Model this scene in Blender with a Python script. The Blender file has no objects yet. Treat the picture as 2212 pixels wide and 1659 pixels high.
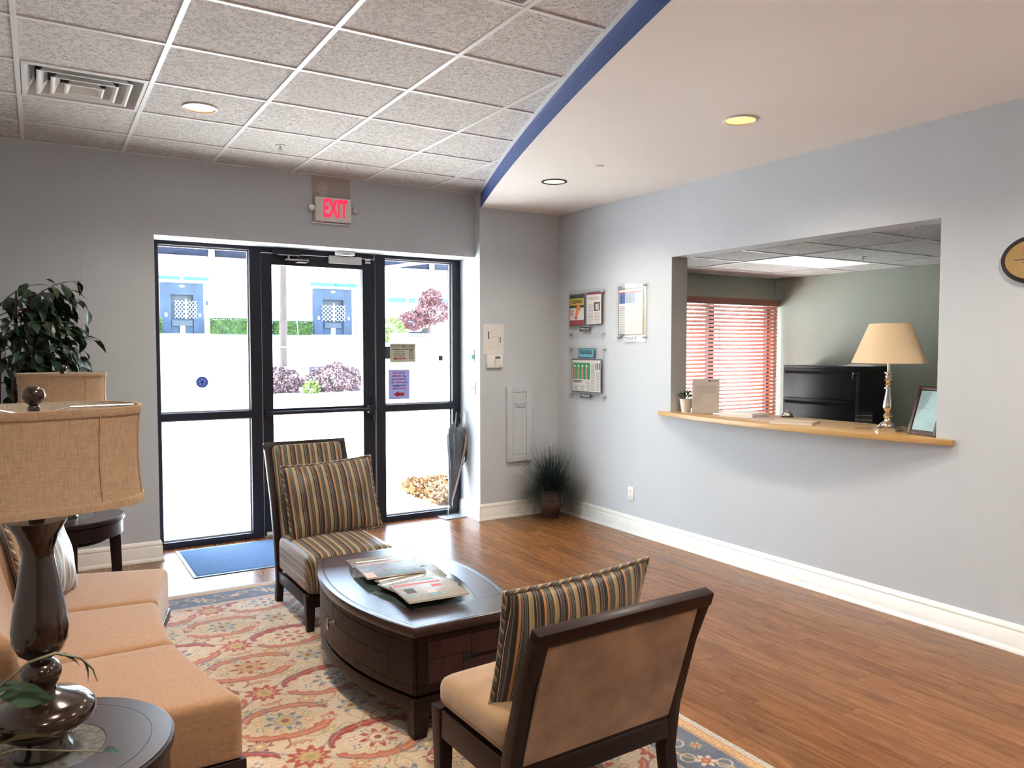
import bpy, bmesh, math, random
import numpy as np
from mathutils import Vector, Matrix, Euler
random.seed(7); RNG = np.random.default_rng(7)
SC = bpy.context.scene
COL = SC.collection
R = math.radians
PI = math.pi

# ------------------------------------------------------------------ camera
cam_d = bpy.data.cameras.new('camera'); cam = bpy.data.objects.new('camera', cam_d); COL.objects.link(cam)
cam.location = (0, 0, 1.607); cam.rotation_euler = (R(90 - 2.6), 0, R(-31.5))
cam_d.sensor_width = 36; cam_d.lens = 36 * 1667 / 2212; cam_d.clip_start = .02; cam_d.clip_end = 600
SC.camera = cam
# ------------------------------------------------------------------ view, world, sun
SC.view_settings.view_transform = 'Standard'; SC.view_settings.look = 'None'
SC.view_settings.gamma = 1; SC.view_settings.use_curve_mapping = False
SC.view_settings.exposure = 0.92
SC.cycles.use_denoising = True
SC.cycles.max_bounces = 9; SC.cycles.diffuse_bounces = 6; SC.cycles.glossy_bounces = 4
SC.cycles.transmission_bounces = 6; SC.cycles.transparent_max_bounces = 16
SC.cycles.sample_clamp_indirect = 12; SC.cycles.caustics_reflective = False; SC.cycles.caustics_refractive = False
W = bpy.data.worlds.new('sky'); SC.world = W; W.use_nodes = True
wn = W.node_tree.nodes; wl = W.node_tree.links
bg = wn['Background']; sky = wn.new('ShaderNodeTexSky')
sky.sky_type = 'NISHITA'; sky.sun_disc = False; sky.sun_elevation = R(58); sky.sun_rotation = R(-25); sky.air_density = 1.2; sky.dust_density = 2.0
wl.new(sky.outputs[0], bg.inputs[0]); bg.inputs[1].default_value = 2.1
sd = bpy.data.lights.new('sun', 'SUN'); sd.energy = 24; sd.color = (1, .96, .9); sd.angle = R(.6)
so = bpy.data.objects.new('sun', sd); COL.objects.link(so)
so.rotation_euler = Vector((.22, -.48, -.85)).to_track_quat('-Z', 'Y').to_euler()
LAMP_W = 82.0        # one recessed ceiling lamp
LAMP_COL = (1.0, .90, .76)

# ------------------------------------------------------------------ materials
def nodes(name):
    m = bpy.data.materials.new(name); m.use_nodes = True
    return m, m.node_tree.nodes, m.node_tree.links, m.node_tree.nodes['Principled BSDF']
def sock(N, L, v, s):
    if isinstance(v, bpy.types.NodeSocket): L.new(v, s)
    else: s.default_value = v
def noise(N, L, vec, scale, detail=4, rough=.55, dist=0):
    n = N.new('ShaderNodeTexNoise'); n.inputs['Scale'].default_value = scale; n.inputs['Detail'].default_value = detail
    n.inputs['Roughness'].default_value = rough; n.inputs['Distortion'].default_value = dist
    if vec is not None: L.new(vec, n.inputs['Vector'])
    return n
def ramp(N, L, fac, stops, const=False):
    r = N.new('ShaderNodeValToRGB'); cr = r.color_ramp
    if const: cr.interpolation = 'CONSTANT'
    while len(cr.elements) < len(stops): cr.elements.new(.5)
    for e, (p, c) in zip(cr.elements, stops):
        e.position = p; e.color = (*c, 1) if len(c) == 3 else c
    L.new(fac, r.inputs[0]); return r
def bump(N, L, h, B, strength=.2, dist=.01):
    b = N.new('ShaderNodeBump'); b.inputs['Strength'].default_value = strength; b.inputs['Distance'].default_value = dist
    L.new(h, b.inputs['Height']); L.new(b.outputs[0], B.inputs['Normal']); return b
def mapping(N, L, vec, scale=(1, 1, 1), loc=None, rot=(0, 0, 0)):
    m = N.new('ShaderNodeMapping'); m.inputs['Scale'].default_value = scale; m.inputs['Rotation'].default_value = rot
    L.new(vec, m.inputs['Vector'])
    if loc is not None:
        if isinstance(loc, bpy.types.NodeSocket): L.new(loc, m.inputs['Location'])
        else: m.inputs['Location'].default_value = loc
    return m.outputs[0]
def sc3(c, k): return tuple(min(1, max(0, x * k)) for x in c)
def pm(name, col, rough=.5, metal=0, var=0, vscale=6, bs=0, bscale=150, coat=0, spec=.5, emit=None, es=0, sheen=0, stretch=(1, 1, 1)):
    m, N, L, B = nodes(name)
    B.inputs['Roughness'].default_value = rough; B.inputs['Metallic'].default_value = metal
    B.inputs['Specular IOR Level'].default_value = spec; B.inputs['Coat Weight'].default_value = coat
    B.inputs['Coat Roughness'].default_value = .12; B.inputs['Sheen Weight'].default_value = sheen
    B.inputs['Base Color'].default_value = (*col, 1)
    if var or bs:
        tc = N.new('ShaderNodeTexCoord'); vec = mapping(N, L, tc.outputs['Object'], stretch)
        if var:
            n = noise(N, L, vec, vscale, 5)
            r = ramp(N, L, n.outputs[0], [(.3, sc3(col, 1 - var)), (.7, sc3(col, 1 + var))]); L.new(r.outputs[0], B.inputs['Base Color'])
        if bs:
            n2 = noise(N, L, vec, bscale, 3); bump(N, L, n2.outputs[0], B, bs, .004)
    if emit: B.inputs['Emission Color'].default_value = (*emit, 1); B.inputs['Emission Strength'].default_value = es
    return m
def glass_mat(name, tint=(.97, .99, .98), refl=.05):
    m, N, L, B = nodes(name); N.remove(B)
    t = N.new('ShaderNodeBsdfTransparent'); t.inputs[0].default_value = (*tint, 1)
    g = N.new('ShaderNodeBsdfGlossy'); g.inputs['Roughness'].default_value = .02
    lw = N.new('ShaderNodeLayerWeight'); lw.inputs['Blend'].default_value = .5
    p = N.new('ShaderNodeMath'); p.operation = 'POWER'; L.new(lw.outputs['Facing'], p.inputs[0]); p.inputs[1].default_value = 5
    q = N.new('ShaderNodeMath'); q.operation = 'MULTIPLY_ADD'; L.new(p.outputs[0], q.inputs[0]); q.inputs[1].default_value = 1 - refl; q.inputs[2].default_value = refl
    mx = N.new('ShaderNodeMixShader'); L.new(q.outputs[0], mx.inputs[0]); L.new(t.outputs[0], mx.inputs[1]); L.new(g.outputs[0], mx.inputs[2])
    L.new(mx.outputs[0], N['Material Output'].inputs[0]); return m
def thin_mat(name, col, trans=.5):
    m, N, L, B = nodes(name); N.remove(B)
    d = N.new('ShaderNodeBsdfDiffuse'); d.inputs[0].default_value = (*col, 1)
    t = N.new('ShaderNodeBsdfTranslucent'); t.inputs[0].default_value = (*col, 1)
    mx = N.new('ShaderNodeMixShader'); mx.inputs[0].default_value = trans
    L.new(d.outputs[0], mx.inputs[1]); L.new(t.outputs[0], mx.inputs[2]); L.new(mx.outputs[0], N['Material Output'].inputs[0]); return m
def wood_mat(name, c1, c2, rough=.35, along=(1, 12, 12), coat=.3, scale=3, grain=.15, spec=.5, coat_r=.15):
    m, N, L, B = nodes(name); tc = N.new('ShaderNodeTexCoord'); oi = N.new('ShaderNodeObjectInfo')
    vm = N.new('ShaderNodeVectorMath'); vm.operation = 'SCALE'; vm.inputs[0].default_value = (7, 3, 5); L.new(oi.outputs['Random'], vm.inputs['Scale'])
    v = mapping(N, L, tc.outputs['Object'], along, vm.outputs[0])
    n = noise(N, L, v, scale, 8, .6, .6)
    r = ramp(N, L, n.outputs[0], [(.3, c1), (.7, c2)]); L.new(r.outputs[0], B.inputs['Base Color'])
    B.inputs['Roughness'].default_value = rough; B.inputs['Coat Weight'].default_value = coat; B.inputs['Coat Roughness'].default_value = coat_r; B.inputs['Specular IOR Level'].default_value = spec
    bump(N, L, n.outputs[0], B, grain, .002); return m
M = {}
def wall_mat(name, col):
    m, N, L, B = nodes(name); tc = N.new('ShaderNodeTexCoord')
    v1 = mapping(N, L, tc.outputs['Object'], (220, 220, 40)); v2 = mapping(N, L, tc.outputs['Object'], (40, 40, 260))
    a = noise(N, L, v1, 1, 2); b = noise(N, L, v2, 1, 2)
    ad = N.new('ShaderNodeMath'); ad.operation = 'ADD'; L.new(a.outputs[0], ad.inputs[0]); L.new(b.outputs[0], ad.inputs[1])
    n = noise(N, L, tc.outputs['Object'], 1.3, 3)
    r = ramp(N, L, n.outputs[0], [(.3, sc3(col, .97)), (.7, sc3(col, 1.03))]); L.new(r.outputs[0], B.inputs['Base Color'])
    B.inputs['Roughness'].default_value = .72; B.inputs['Specular IOR Level'].default_value = .3
    bump(N, L, ad.outputs[0], B, .10, .002); return m
M['wall'] = wall_mat('wall_vinyl', (.55, .583, .62))
M['wall_sage'] = wall_mat('wall_sage', (.42, .45, .385))
M['patch'] = pm('old_wall_paint', (.45, .40, .36), .8)
M['patch2'] = pm('filler_smear', (.56, .50, .47), .8, var=.06, vscale=30)
M['soffit'] = pm('soffit_paint', (.87, .825, .765), .7, var=.015, vscale=2, bs=.04, bscale=90, spec=.3)
M['blue'] = pm('blue_paint', (.030, .080, .26), .45, var=.08, vscale=5, bs=.06, bscale=40)
M['white'] = pm('white_paint', (.80, .79, .75), .45)
M['bb'] = pm('baseboard_paint', (.86, .845, .79), .38, var=.04, vscale=14)
M['grid'] = pm('grid_white', (.78, .775, .75), .4)
M['plastic'] = pm('white_plastic', (.78, .77, .73), .4)
M['plastic_grey'] = pm('grey_plastic', (.5, .5, .5), .45)
M['black'] = pm('black_paint', (.012, .013, .018), .4)
M['bronze'] = pm('bronze_alu', (.010, .012, .022), .42, metal=0, spec=.4, var=.1, vscale=20)
M['metal'] = pm('brushed_metal', (.62, .61, .58), .28, 1)
M['chrome'] = pm('polished_nickel', (.80, .74, .66), .10, 1)
M['dark'] = pm('dark_void', (.006, .006, .008), .9)
M['glass'] = glass_mat('glass')
M['acrylic'] = glass_mat('acrylic', (.992, .992, .992), .010)
M['tableglass'] = pm('table_glass', (.05, .07, .065), .04, 0, spec=.8, coat=.6)
M['paper'] = pm('paper', (.74, .71, .68), .7)
M['ink'] = pm('ink', (.05, .05, .055), .7)
M['inkgrey'] = pm('grey_ink', (.36, .36, .36), .7)
M['red'] = pm('red_ink', (.62, .05, .04), .6)
M['wood'] = wood_mat('espresso_wood', (.008, .003, .003), (.020, .0065, .006), .40, (10, 10, 1.5), .04, spec=.26)
M['woodtop'] = wood_mat('espresso_top', (.018, .008, .008), (.042, .016, .013), .34, (12, 1.2, 10), 1.0, 3, .03, coat_r=.27)
M['woodedge'] = wood_mat('espresso_weave', (.022, .007, .007), (.05, .015, .013), .38, (14, 10, 1.4), .2)
M['oak'] = wood_mat('laminate_oak', (.47, .27, .095), (.56, .34, .13), .38, (10, 1, 10), .1, 2, .04)
M['blind'] = pm('blind_wood', (.36, .135, .095), .5, var=.12, vscale=12, stretch=(.4, 5, 5))
M['pot'] = wood_mat('pot_brown', (.030, .012, .011), (.06, .022, .018), .4, (2, 2, 9), .2)
M['leaf'] = pm('ficus_leaf', (.016, .040, .022), .38, var=.5, vscale=9, spec=.5)
M['leaf2'] = pm('ficus_leaf_pale', (.05, .075, .035), .4, var=.4, vscale=9)
M['bark'] = pm('bark', (.10, .065, .05), .8, var=.35, vscale=14, bs=.4, bscale=40)
M['soil'] = pm('soil', (.03, .02, .014), .95, var=.4, vscale=40)
M['lampmetal'] = pm('lamp_bronze', (.045, .026, .018), .16, .6, coat=.7, var=.15, vscale=5)
M['stone'] = pm('slate_inlay', (.12, .115, .10), .25, var=.5, vscale=70, coat=.3)
M['cord'] = pm('black_rubber', (.012, .012, .012), .6)
# floor plank
m, N, L, B = nodes('laminate_plank'); tc = N.new('ShaderNodeTexCoord'); oi = N.new('ShaderNodeObjectInfo')
vm = N.new('ShaderNodeVectorMath'); vm.operation = 'SCALE'; vm.inputs[0].default_value = (31, 17, 3); L.new(oi.outputs['Random'], vm.inputs['Scale'])
v = mapping(N, L, tc.outputs['Object'], (16, 1.3, 1), vm.outputs[0]); n1 = noise(N, L, v, 2.2, 8, .62, .9)
vk = mapping(N, L, tc.outputs['Object'], (9, 2.6, 1), vm.outputs[0]); n2 = noise(N, L, vk, 1.4, 4, .6, 1.4)
r1 = ramp(N, L, n1.outputs[0], [(.30, (.125, .046, .014)), (.5, (.19, .077, .025)), (.70, (.255, .115, .041))])
rk = ramp(N, L, n2.outputs[0], [(.59, (1, 1, 1)), (.70, (.72, .64, .58))])
mx = N.new('ShaderNodeMix'); mx.data_type = 'RGBA'; mx.blend_type = 'MULTIPLY'; mx.inputs[0].default_value = 1
L.new(r1.outputs[0], mx.inputs[6]); L.new(rk.outputs[0], mx.inputs[7])
hs = N.new('ShaderNodeHueSaturation'); L.new(mx.outputs[2], hs.inputs['Color'])
mr = N.new('ShaderNodeMapRange'); L.new(oi.outputs['Random'], mr.inputs[0]); mr.inputs[3].default_value = .86; mr.inputs[4].default_value = 1.14
L.new(mr.outputs[0], hs.inputs['Value']); L.new(hs.outputs[0], B.inputs['Base Color'])
B.inputs['Roughness'].default_value = .26
B.inputs['Specular IOR Level'].default_value = .34; M['plank'] = m
M['floorbase'] = pm('floor_seam', (.06, .022, .009), .5)
# ceiling tile with fissures
m, N, L, B = nodes('fissured_tile'); tc = N.new('ShaderNodeTexCoord'); oi = N.new('ShaderNodeObjectInfo')
vm = N.new('ShaderNodeVectorMath'); vm.operation = 'SCALE'; vm.inputs[0].default_value = (5, 9, 2); L.new(oi.outputs['Random'], vm.inputs['Scale'])
v = mapping(N, L, tc.outputs['Object'], (1, 1, 1), vm.outputs[0])
n1 = noise(N, L, v, 70, 2, .5, 1.6); n2 = noise(N, L, v, 40, 2, .5, .4)
r1 = ramp(N, L, n1.outputs[0], [(.455, (1, 1, 1)), (.49, (0, 0, 0)), (.51, (0, 0, 0)), (.545, (1, 1, 1))])
r2 = ramp(N, L, n2.outputs[0], [(.44, (1, 1, 1)), (.50, (0, 0, 0))])
mm = N.new('ShaderNodeMath'); mm.operation = 'MAXIMUM'; L.new(r1.outputs[0], mm.inputs[0]); L.new(r2.outputs[0], mm.inputs[1])
rc = ramp(N, L, mm.outputs[0], [(0, (.22, .205, .185)), (1, (.72, .69, .65))]); L.new(rc.outputs[0], B.inputs['Base Color'])
B.inputs['Roughness'].default_value = .9; B.inputs['Specular IOR Level'].default_value = .1
bump(N, L, mm.outputs[0], B, .5, .004); M['tile'] = m
# striped fabric, coordinate comes from the mesh attribute 'stripe' (metres across the cloth)
STR = [(0, 'k', .10), (.10, 'o', .20), (.20, 'k', .235), (.235, 'w', .25), (.25, 'k', .275), (.275, 'w', .285), (.285, 'k', .33), (.33, 'g', .40), (.40, 'k', .43), (.43, 'w', .44), (.44, 'k', .50), (.50, 't', .62), (.62, 'b', .66), (.66, 't', .70),
       (.70, 'k', .80), (.80, 'w', .815), (.815, 'k', .84), (.84, 'r', .86), (.86, 'k', .89), (.89, 'g', .95), (.95, 'k', 1)]
def stripe_mat(name, pal, period=.09, rough=.42):
    m, N, L, B = nodes(name); at = N.new('ShaderNodeAttribute'); at.attribute_name = 'stripe'
    d = N.new('ShaderNodeMath'); d.operation = 'DIVIDE'; L.new(at.outputs['Fac'], d.inputs[0]); d.inputs[1].default_value = period
    f = N.new('ShaderNodeMath'); f.operation = 'FRACT'; L.new(d.outputs[0], f.inputs[0])
    r = ramp(N, L, f.outputs[0], [(a, pal[c]) for a, c, b in STR], True)
    tc = N.new('ShaderNodeTexCoord'); n = noise(N, L, tc.outputs['Object'], 420, 2)
    L.new(r.outputs[0], B.inputs['Base Color']); B.inputs['Roughness'].default_value = rough; B.inputs['Sheen Weight'].default_value = .25
    B.inputs['Specular IOR Level'].default_value = .4
    bump(N, L, n.outputs[0], B, .12, .002); return m
PAL = dict(k=(.018, .012, .013), t=(.34, .245, .125), w=(.48, .42, .31), r=(.12, .028, .022), o=(.44, .20, .075), g=(.085, .09, .072), b=(.24, .165, .08))
M['stripe'] = stripe_mat('striped_satin', PAL)
PALG = dict(k=(.03, .024, .026), t=(.52, .44, .33), w=(.66, .62, .54), r=(.16, .10, .08), o=(.50, .33, .19), g=(.16, .17, .15), b=(.42, .36, .27))
M['stripe2'] = stripe_mat('striped_cream', PALG, .095)
# linen
def weave(name, col, s=260, b=.25, var=.06):
    m, N, L, B = nodes(name); tc = N.new('ShaderNodeTexCoord')
    v1 = mapping(N, L, tc.outputs['Object'], (s, s * .12, s * .5)); v2 = mapping(N, L, tc.outputs['Object'], (s * .12, s, s * .5))
    a = noise(N, L, v1, 1, 2); c = noise(N, L, v2, 1, 2)
    ad = N.new('ShaderNodeMath'); ad.operation = 'ADD'; L.new(a.outputs[0], ad.inputs[0]); L.new(c.outputs[0], ad.inputs[1])
    hf = N.new('ShaderNodeMath'); hf.operation = 'MULTIPLY'; L.new(ad.outputs[0], hf.inputs[0]); hf.inputs[1].default_value = .5
    r = ramp(N, L, hf.outputs[0], [(.35, sc3(col, 1 - var * 3)), (.65, sc3(col, 1 + var * 2))]); L.new(r.outputs[0], B.inputs['Base Color'])
    B.inputs['Roughness'].default_value = .85; B.inputs['Sheen Weight'].default_value = .3; B.inputs['Specular IOR Level'].default_value = .2
    bump(N, L, hf.outputs[0], B, b, .002); return m
M['sofa'] = weave('tan_linen', (.36, .20, .108), 210, .35, .06)
M['shade'] = None
def shade_mat(name, col, tr, lo=.8, hi=1.15):
    m, N, L, B = nodes(name); tc = N.new('ShaderNodeTexCoord')
    v1 = mapping(N, L, tc.outputs['Object'], (300, 300, 30)); v2 = mapping(N, L, tc.outputs['Object'], (40, 40, 400))
    a = noise(N, L, v1, 1, 2); c = noise(N, L, v2, 1, 2)
    ad = N.new('ShaderNodeMath'); ad.operation = 'ADD'; L.new(a.outputs[0], ad.inputs[0]); L.new(c.outputs[0], ad.inputs[1])
    hf = N.new('ShaderNodeMath'); hf.operation = 'MULTIPLY'; L.new(ad.outputs[0], hf.inputs[0]); hf.inputs[1].default_value = .5
    r = ramp(N, L, hf.outputs[0], [(.35, sc3(col, lo)), (.65, sc3(col, hi))]); L.new(r.outputs[0], B.inputs['Base Color'])
    B.inputs['Roughness'].default_value = .8
    t = N.new('ShaderNodeBsdfTranslucent'); L.new(r.outputs[0], t.inputs[0]); mx = N.new('ShaderNodeMixShader'); mx.inputs[0].default_value = tr
    bump(N, L, hf.outputs[0], B, .2, .002)
    L.new(B.outputs[0], mx.inputs[1]); L.new(t.outputs[0], mx.inputs[2]); L.new(mx.outputs[0], N['Material Output'].inputs[0]); return m
M['shade'] = shade_mat('burlap_shade', (.55, .375, .24), .30)
M['shade_in'] = shade_mat('shade_lining', (.66, .58, .48), .30)
M['shade_cream'] = shade_mat('cream_shade', (.84, .69, .47), .35, .97, 1.03)
M['suede'] = pm('brown_suede', (.285, .165, .090), .85, var=.36, vscale=7, sheen=.4, spec=.15)
M['suede_seat'] = pm('tan_suede', (.33, .20, .105), .85, var=.22, vscale=8, sheen=.4, spec=.15)
M['mat'] = pm('blue_carpet', (.010, .095, .25), .95, var=.3, vscale=60, bs=.8, bscale=300, spec=.1, sheen=.3)
M['matedge'] = pm('mat_rubber', (.10, .16, .24), .5)
# outside
M['asphalt'] = pm('concrete_ground', (.60, .59, .57), .9, var=.05, vscale=.6)
M['stucco'] = pm('white_block_wall', (.74, .73, .70), .85, var=.03, vscale=1)
M['teal'] = pm('teal_awning', (.012, .17, .18), .5)
M['seal'] = pm('dock_seal', (.026, .042, .070), .7, var=.3, vscale=2)
M['seal2'] = pm('dock_door', (.04, .048, .06), .6, var=.2, vscale=2)
M['hedge'] = pm('hedge_leaf', (.052, .10, .012), .6, var=.5, vscale=3)
M['limebush'] = pm('lime_leaf', (.13, .18, .03), .6, var=.4, vscale=3)
M['shrub'] = pm('purple_leaf', (.10, .055, .06), .5, var=.7, vscale=7)
M['maple'] = pm('red_leaf', (.11, .035, .035), .6, var=.6, vscale=3)
M['pole'] = pm('pole_wood', (.045, .03, .023), .8, var=.35, vscale=5, stretch=(4, 4, .6))
M['straw'] = pm('pine_straw', (.22, .13, .06), .9, var=.5, vscale=20)
M['awn'] = pm('awning_cloth', (.035, .05, .10), .8, var=.3, vscale=4)
M['winblue'] = pm('far_window', (.015, .10, .22), .2)
M['fieldstone'] = pm('field_stone', (.40, .38, .36), .85, var=.3, vscale=2)
M['carpaint'] = pm('white_car_paint', (.75, .76, .78), .3, coat=.8)
M['galv'] = pm('galvanised', (.5, .52, .55), .5, .6)

# ------------------------------------------------------------------ mesh helpers
class MB:
    def __init__(s): s.v = []; s.f = []; s.a = []
    def add(s, vs, fs):
        o = len(s.v); s.v += [tuple(map(float, p)) for p in vs]; s.f += [tuple(i + o for i in f) for f in fs]; return s
    def box(s, x0, x1, y0, y1, z0, z1, mt=None):
        vs = [(x, y, z) for z in (z0, z1) for y in (y0, y1) for x in (x0, x1)]
        if mt is not None: vs = [mt @ Vector(p) for p in vs]
        return s.add(vs, [(0, 2, 3, 1), (4, 5, 7, 6), (0, 1, 5, 4), (2, 6, 7, 3), (0, 4, 6, 2), (1, 3, 7, 5)])
    def hexa(s, b, t):      # bottom quad, top quad
        return s.add(list(b) + list(t), [(3, 2, 1, 0), (4, 5, 6, 7), (0, 1, 5, 4), (1, 2, 6, 5), (2, 3, 7, 6), (3, 0, 4, 7)])
    def prism(s, poly, z0, z1, mt=None):
        n = len(poly); vs = [(x, y, z0) for x, y in poly] + [(x, y, z1) for x, y in poly]
        if mt is not None: vs = [mt @ Vector(p) for p in vs]
        return s.add(vs, [tuple(range(n - 1, -1, -1)), tuple(range(n, 2 * n))] + [(i, (i + 1) % n, n + (i + 1) % n, n + i) for i in range(n)])
    def loft(s, rings, cap=True, closed=False):
        n = len(rings[0]); vs = [p for r in rings for p in r]; fs = []
        m = len(rings)
        for k in range(m if closed else m - 1):
            a, b = k * n, ((k + 1) % m) * n
            fs += [(a + i, a + (i + 1) % n, b + (i + 1) % n, b + i) for i in range(n)]
        if cap and not closed: fs += [tuple(range(n - 1, -1, -1)), tuple(range((m - 1) * n, m * n))]
        return s.add(vs, fs)
    def lathe(s, prof, n=28, c=(0, 0, 0), mt=None):
        rings = []
        for r, z in prof:
            ring = [(c[0] + r * math.cos(2 * PI * i / n), c[1] + r * math.sin(2 * PI * i / n), c[2] + z) for i in range(n)]
            if mt is not None: ring = [mt @ Vector(p) for p in ring]
            rings.append(ring)
        return s.loft(rings)
    def tube(s, pts, r, n=8, cap=True):
        P = [Vector(p) for p in pts]; rr = r if isinstance(r, (list, tuple)) else [r] * len(P); rings = []
        for k, p in enumerate(P):
            t = (P[min(k + 1, len(P) - 1)] - P[max(k - 1, 0)]).normalized()
            a = Vector((0, 0, 1)) if abs(t.z) < .9 else Vector((1, 0, 0)); u = t.cross(a).normalized(); w = t.cross(u)
            rings.append([p + rr[k] * (u * math.cos(2 * PI * i / n) + w * math.sin(2 * PI * i / n)) for i in range(n)])
        return s.loft(rings, cap)
    def quad(s, a, b, c, d): return s.add([a, b, c, d], [(0, 1, 2, 3)])
    def build(s, name, mat, parent=None, smooth=0, bevel=0, seg=2, kind=None, fix=True):
        me = bpy.data.meshes.new(name); me.from_pydata(s.v, [], s.f)
        if fix or bevel:
            bm = bmesh.new(); bm.from_mesh(me); bmesh.ops.recalc_face_normals(bm, faces=bm.faces)
            if bevel:
                ed = [e for e in bm.edges if len(e.link_faces) == 2 and e.calc_face_angle(0) > .5]
                bmesh.ops.bevel(bm, geom=ed, offset=bevel, segments=seg, affect='EDGES', profile=.6, clamp_overlap=True)
            bm.to_mesh(me); bm.free()
        if s.a and len(s.a) == len(me.vertices):
            me.attributes.new('stripe', 'FLOAT', 'POINT').data.foreach_set('value', s.a)
        if smooth or bevel:
            me.polygons.foreach_set('use_smooth', [True] * len(me.polygons)); me.set_sharp_from_angle(angle=R(smooth or 40))
        if mat is not None: me.materials.append(M[mat] if isinstance(mat, str) else mat)
        return link(name, me, parent, kind)
def link(name, me, parent=None, kind=None):
    o = bpy.data.objects.new(name, me); COL.objects.link(o)
    if parent is not None: o.parent = parent
    if kind: o['kind'] = kind
    return o
def thing(name, label, cat, loc=(0, 0, 0), rz=0, group=None, kind=None):
    o = bpy.data.objects.new(name, None); COL.objects.link(o); o.empty_display_size = .1
    o.location = loc; o.rotation_euler = (0, 0, R(rz))
    if label: o['label'] = label
    if cat: o['category'] = cat
    if group: o['group'] = group
    if kind: o['kind'] = kind
    return o
def tag(o, label, cat, group=None, kind=None):
    if label: o['label'] = label
    if cat: o['category'] = cat
    if group: o['group'] = group
    if kind: o['kind'] = kind
    return o
def struct(o): o['kind'] = 'structure'; return o
def B_(name, mat, parent, x0, x1, y0, y1, z0, z1, bevel=0, smooth=0):
    return MB().box(x0, x1, y0, y1, z0, z1).build(name, mat, parent, smooth, bevel)
def inst(src, parent, loc=(0, 0, 0), rot=(0, 0, 0), scale=(1, 1, 1), name=None):
    o = src.copy(); COL.objects.link(o); o.parent = parent; o.location = loc; o.rotation_euler = rot; o.scale = scale
    return o
def text(s, size, mat, parent, x, z, y=0, sx=1, align='CENTER', ext=.0006, mirror=False, name='lettering', rot=0, bold=0):
    cu = bpy.data.curves.new('t', 'FONT'); cu.body = s; cu.size = size; cu.align_x = align; cu.align_y = 'CENTER'; cu.extrude = ext; cu.resolution_u = 3
    cu.offset = bold
    to = bpy.data.objects.new('t', cu); COL.objects.link(to); dg = bpy.context.evaluated_depsgraph_get(); dg.update()
    me = bpy.data.meshes.new_from_object(to.evaluated_get(dg)); bpy.data.objects.remove(to); bpy.data.curves.remove(cu)
    mt = Matrix.Translation((x, y, z)) @ Matrix.Rotation(rot, 4, 'Y') @ Matrix.Rotation(R(90), 4, 'X') @ Matrix.Diagonal((sx * (-1 if mirror else 1), 1, 1, 1))
    me.transform(mt)
    if mirror: me.flip_normals()
    me.name = name; me.materials.clear(); me.materials.append(M[mat] if isinstance(mat, str) else mat)
    return link(name, me, parent)
def printed(parent, rows, mat='inkgrey', name='printed_text'):      # rows: (x0,x1,z,h,y)
    mb = MB()
    for x0, x1, z, h, y in rows: mb.box(x0, x1, y - .0003, y, z, z + h)
    o = mb.build(name, mat, parent); o['kind'] = 'stuff'; return o
def para(x0, x1, z0, z1, n, y, rag=.25, duty=.5):
    out = []; st = (z1 - z0) / n
    for i in range(n): out.append((x0, x1 - (x1 - x0) * random.random() * rag, z0 + i * st, st * duty, y))
    return out
def rbox_pts(w, d, h, r, n=10, crown=0, sag=0):
    """rounded box centred in x,y with z 0..h: verts, faces, stripe coordinate"""
    bm = bmesh.new(); bmesh.ops.create_cube(bm, size=2); bmesh.ops.subdivide_edges(bm, edges=bm.edges, cuts=n, use_grid_fill=True)
    vs = []; st = []
    hw, hd, hh = w / 2, d / 2, h / 2
    def spread(t, half):       # denser near the edges
        return math.copysign(1 - (1 - abs(t)) ** 1.5, t) * half
    for v in bm.verts:
        p = Vector((spread(v.co.x, hw), spread(v.co.y, hd), spread(v.co.z, hh)))
        q = Vector((max(-hw + r, min(hw - r, p.x)), max(-hd + r, min(hd - r, p.y)), max(-hh + min(r, hh * .98), min(hh - min(r, hh * .98), p.z))))
        dlt = p - q
        if dlt.length > 1e-6: p = q + dlt.normalized() * min(r, hh * .98) if dlt.length else q
        if p.z > 0: p.z += crown * max(0, (1 - (p.x / hw) ** 2)) * max(0, (1 - (p.y / hd) ** 2)) * (p.z / hh)
        ax = abs(p.x); e = max(0, min(1, (ax - (hw - r)) / r)) if r else 0
        st.append(p.x + math.copysign(e * max(0, hh - p.z), p.x) + 1)
        vs.append((p.x, p.y, p.z + hh))
    fs = [tuple(v.index for v in f.verts) for f in bm.faces]; bm.free(); return vs, fs, st
def rbox(name, mat, parent, w, d, h, r, loc=(0, 0, 0), rot=(0, 0, 0), n=10, crown=0):
    vs, fs, st = rbox_pts(w, d, h, r, n, crown); mb = MB(); mb.add(vs, fs); mb.a = st
    o = mb.build(name, mat, parent, smooth=80, fix=True); o.location = loc; o.rotation_euler = rot; return o
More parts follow.
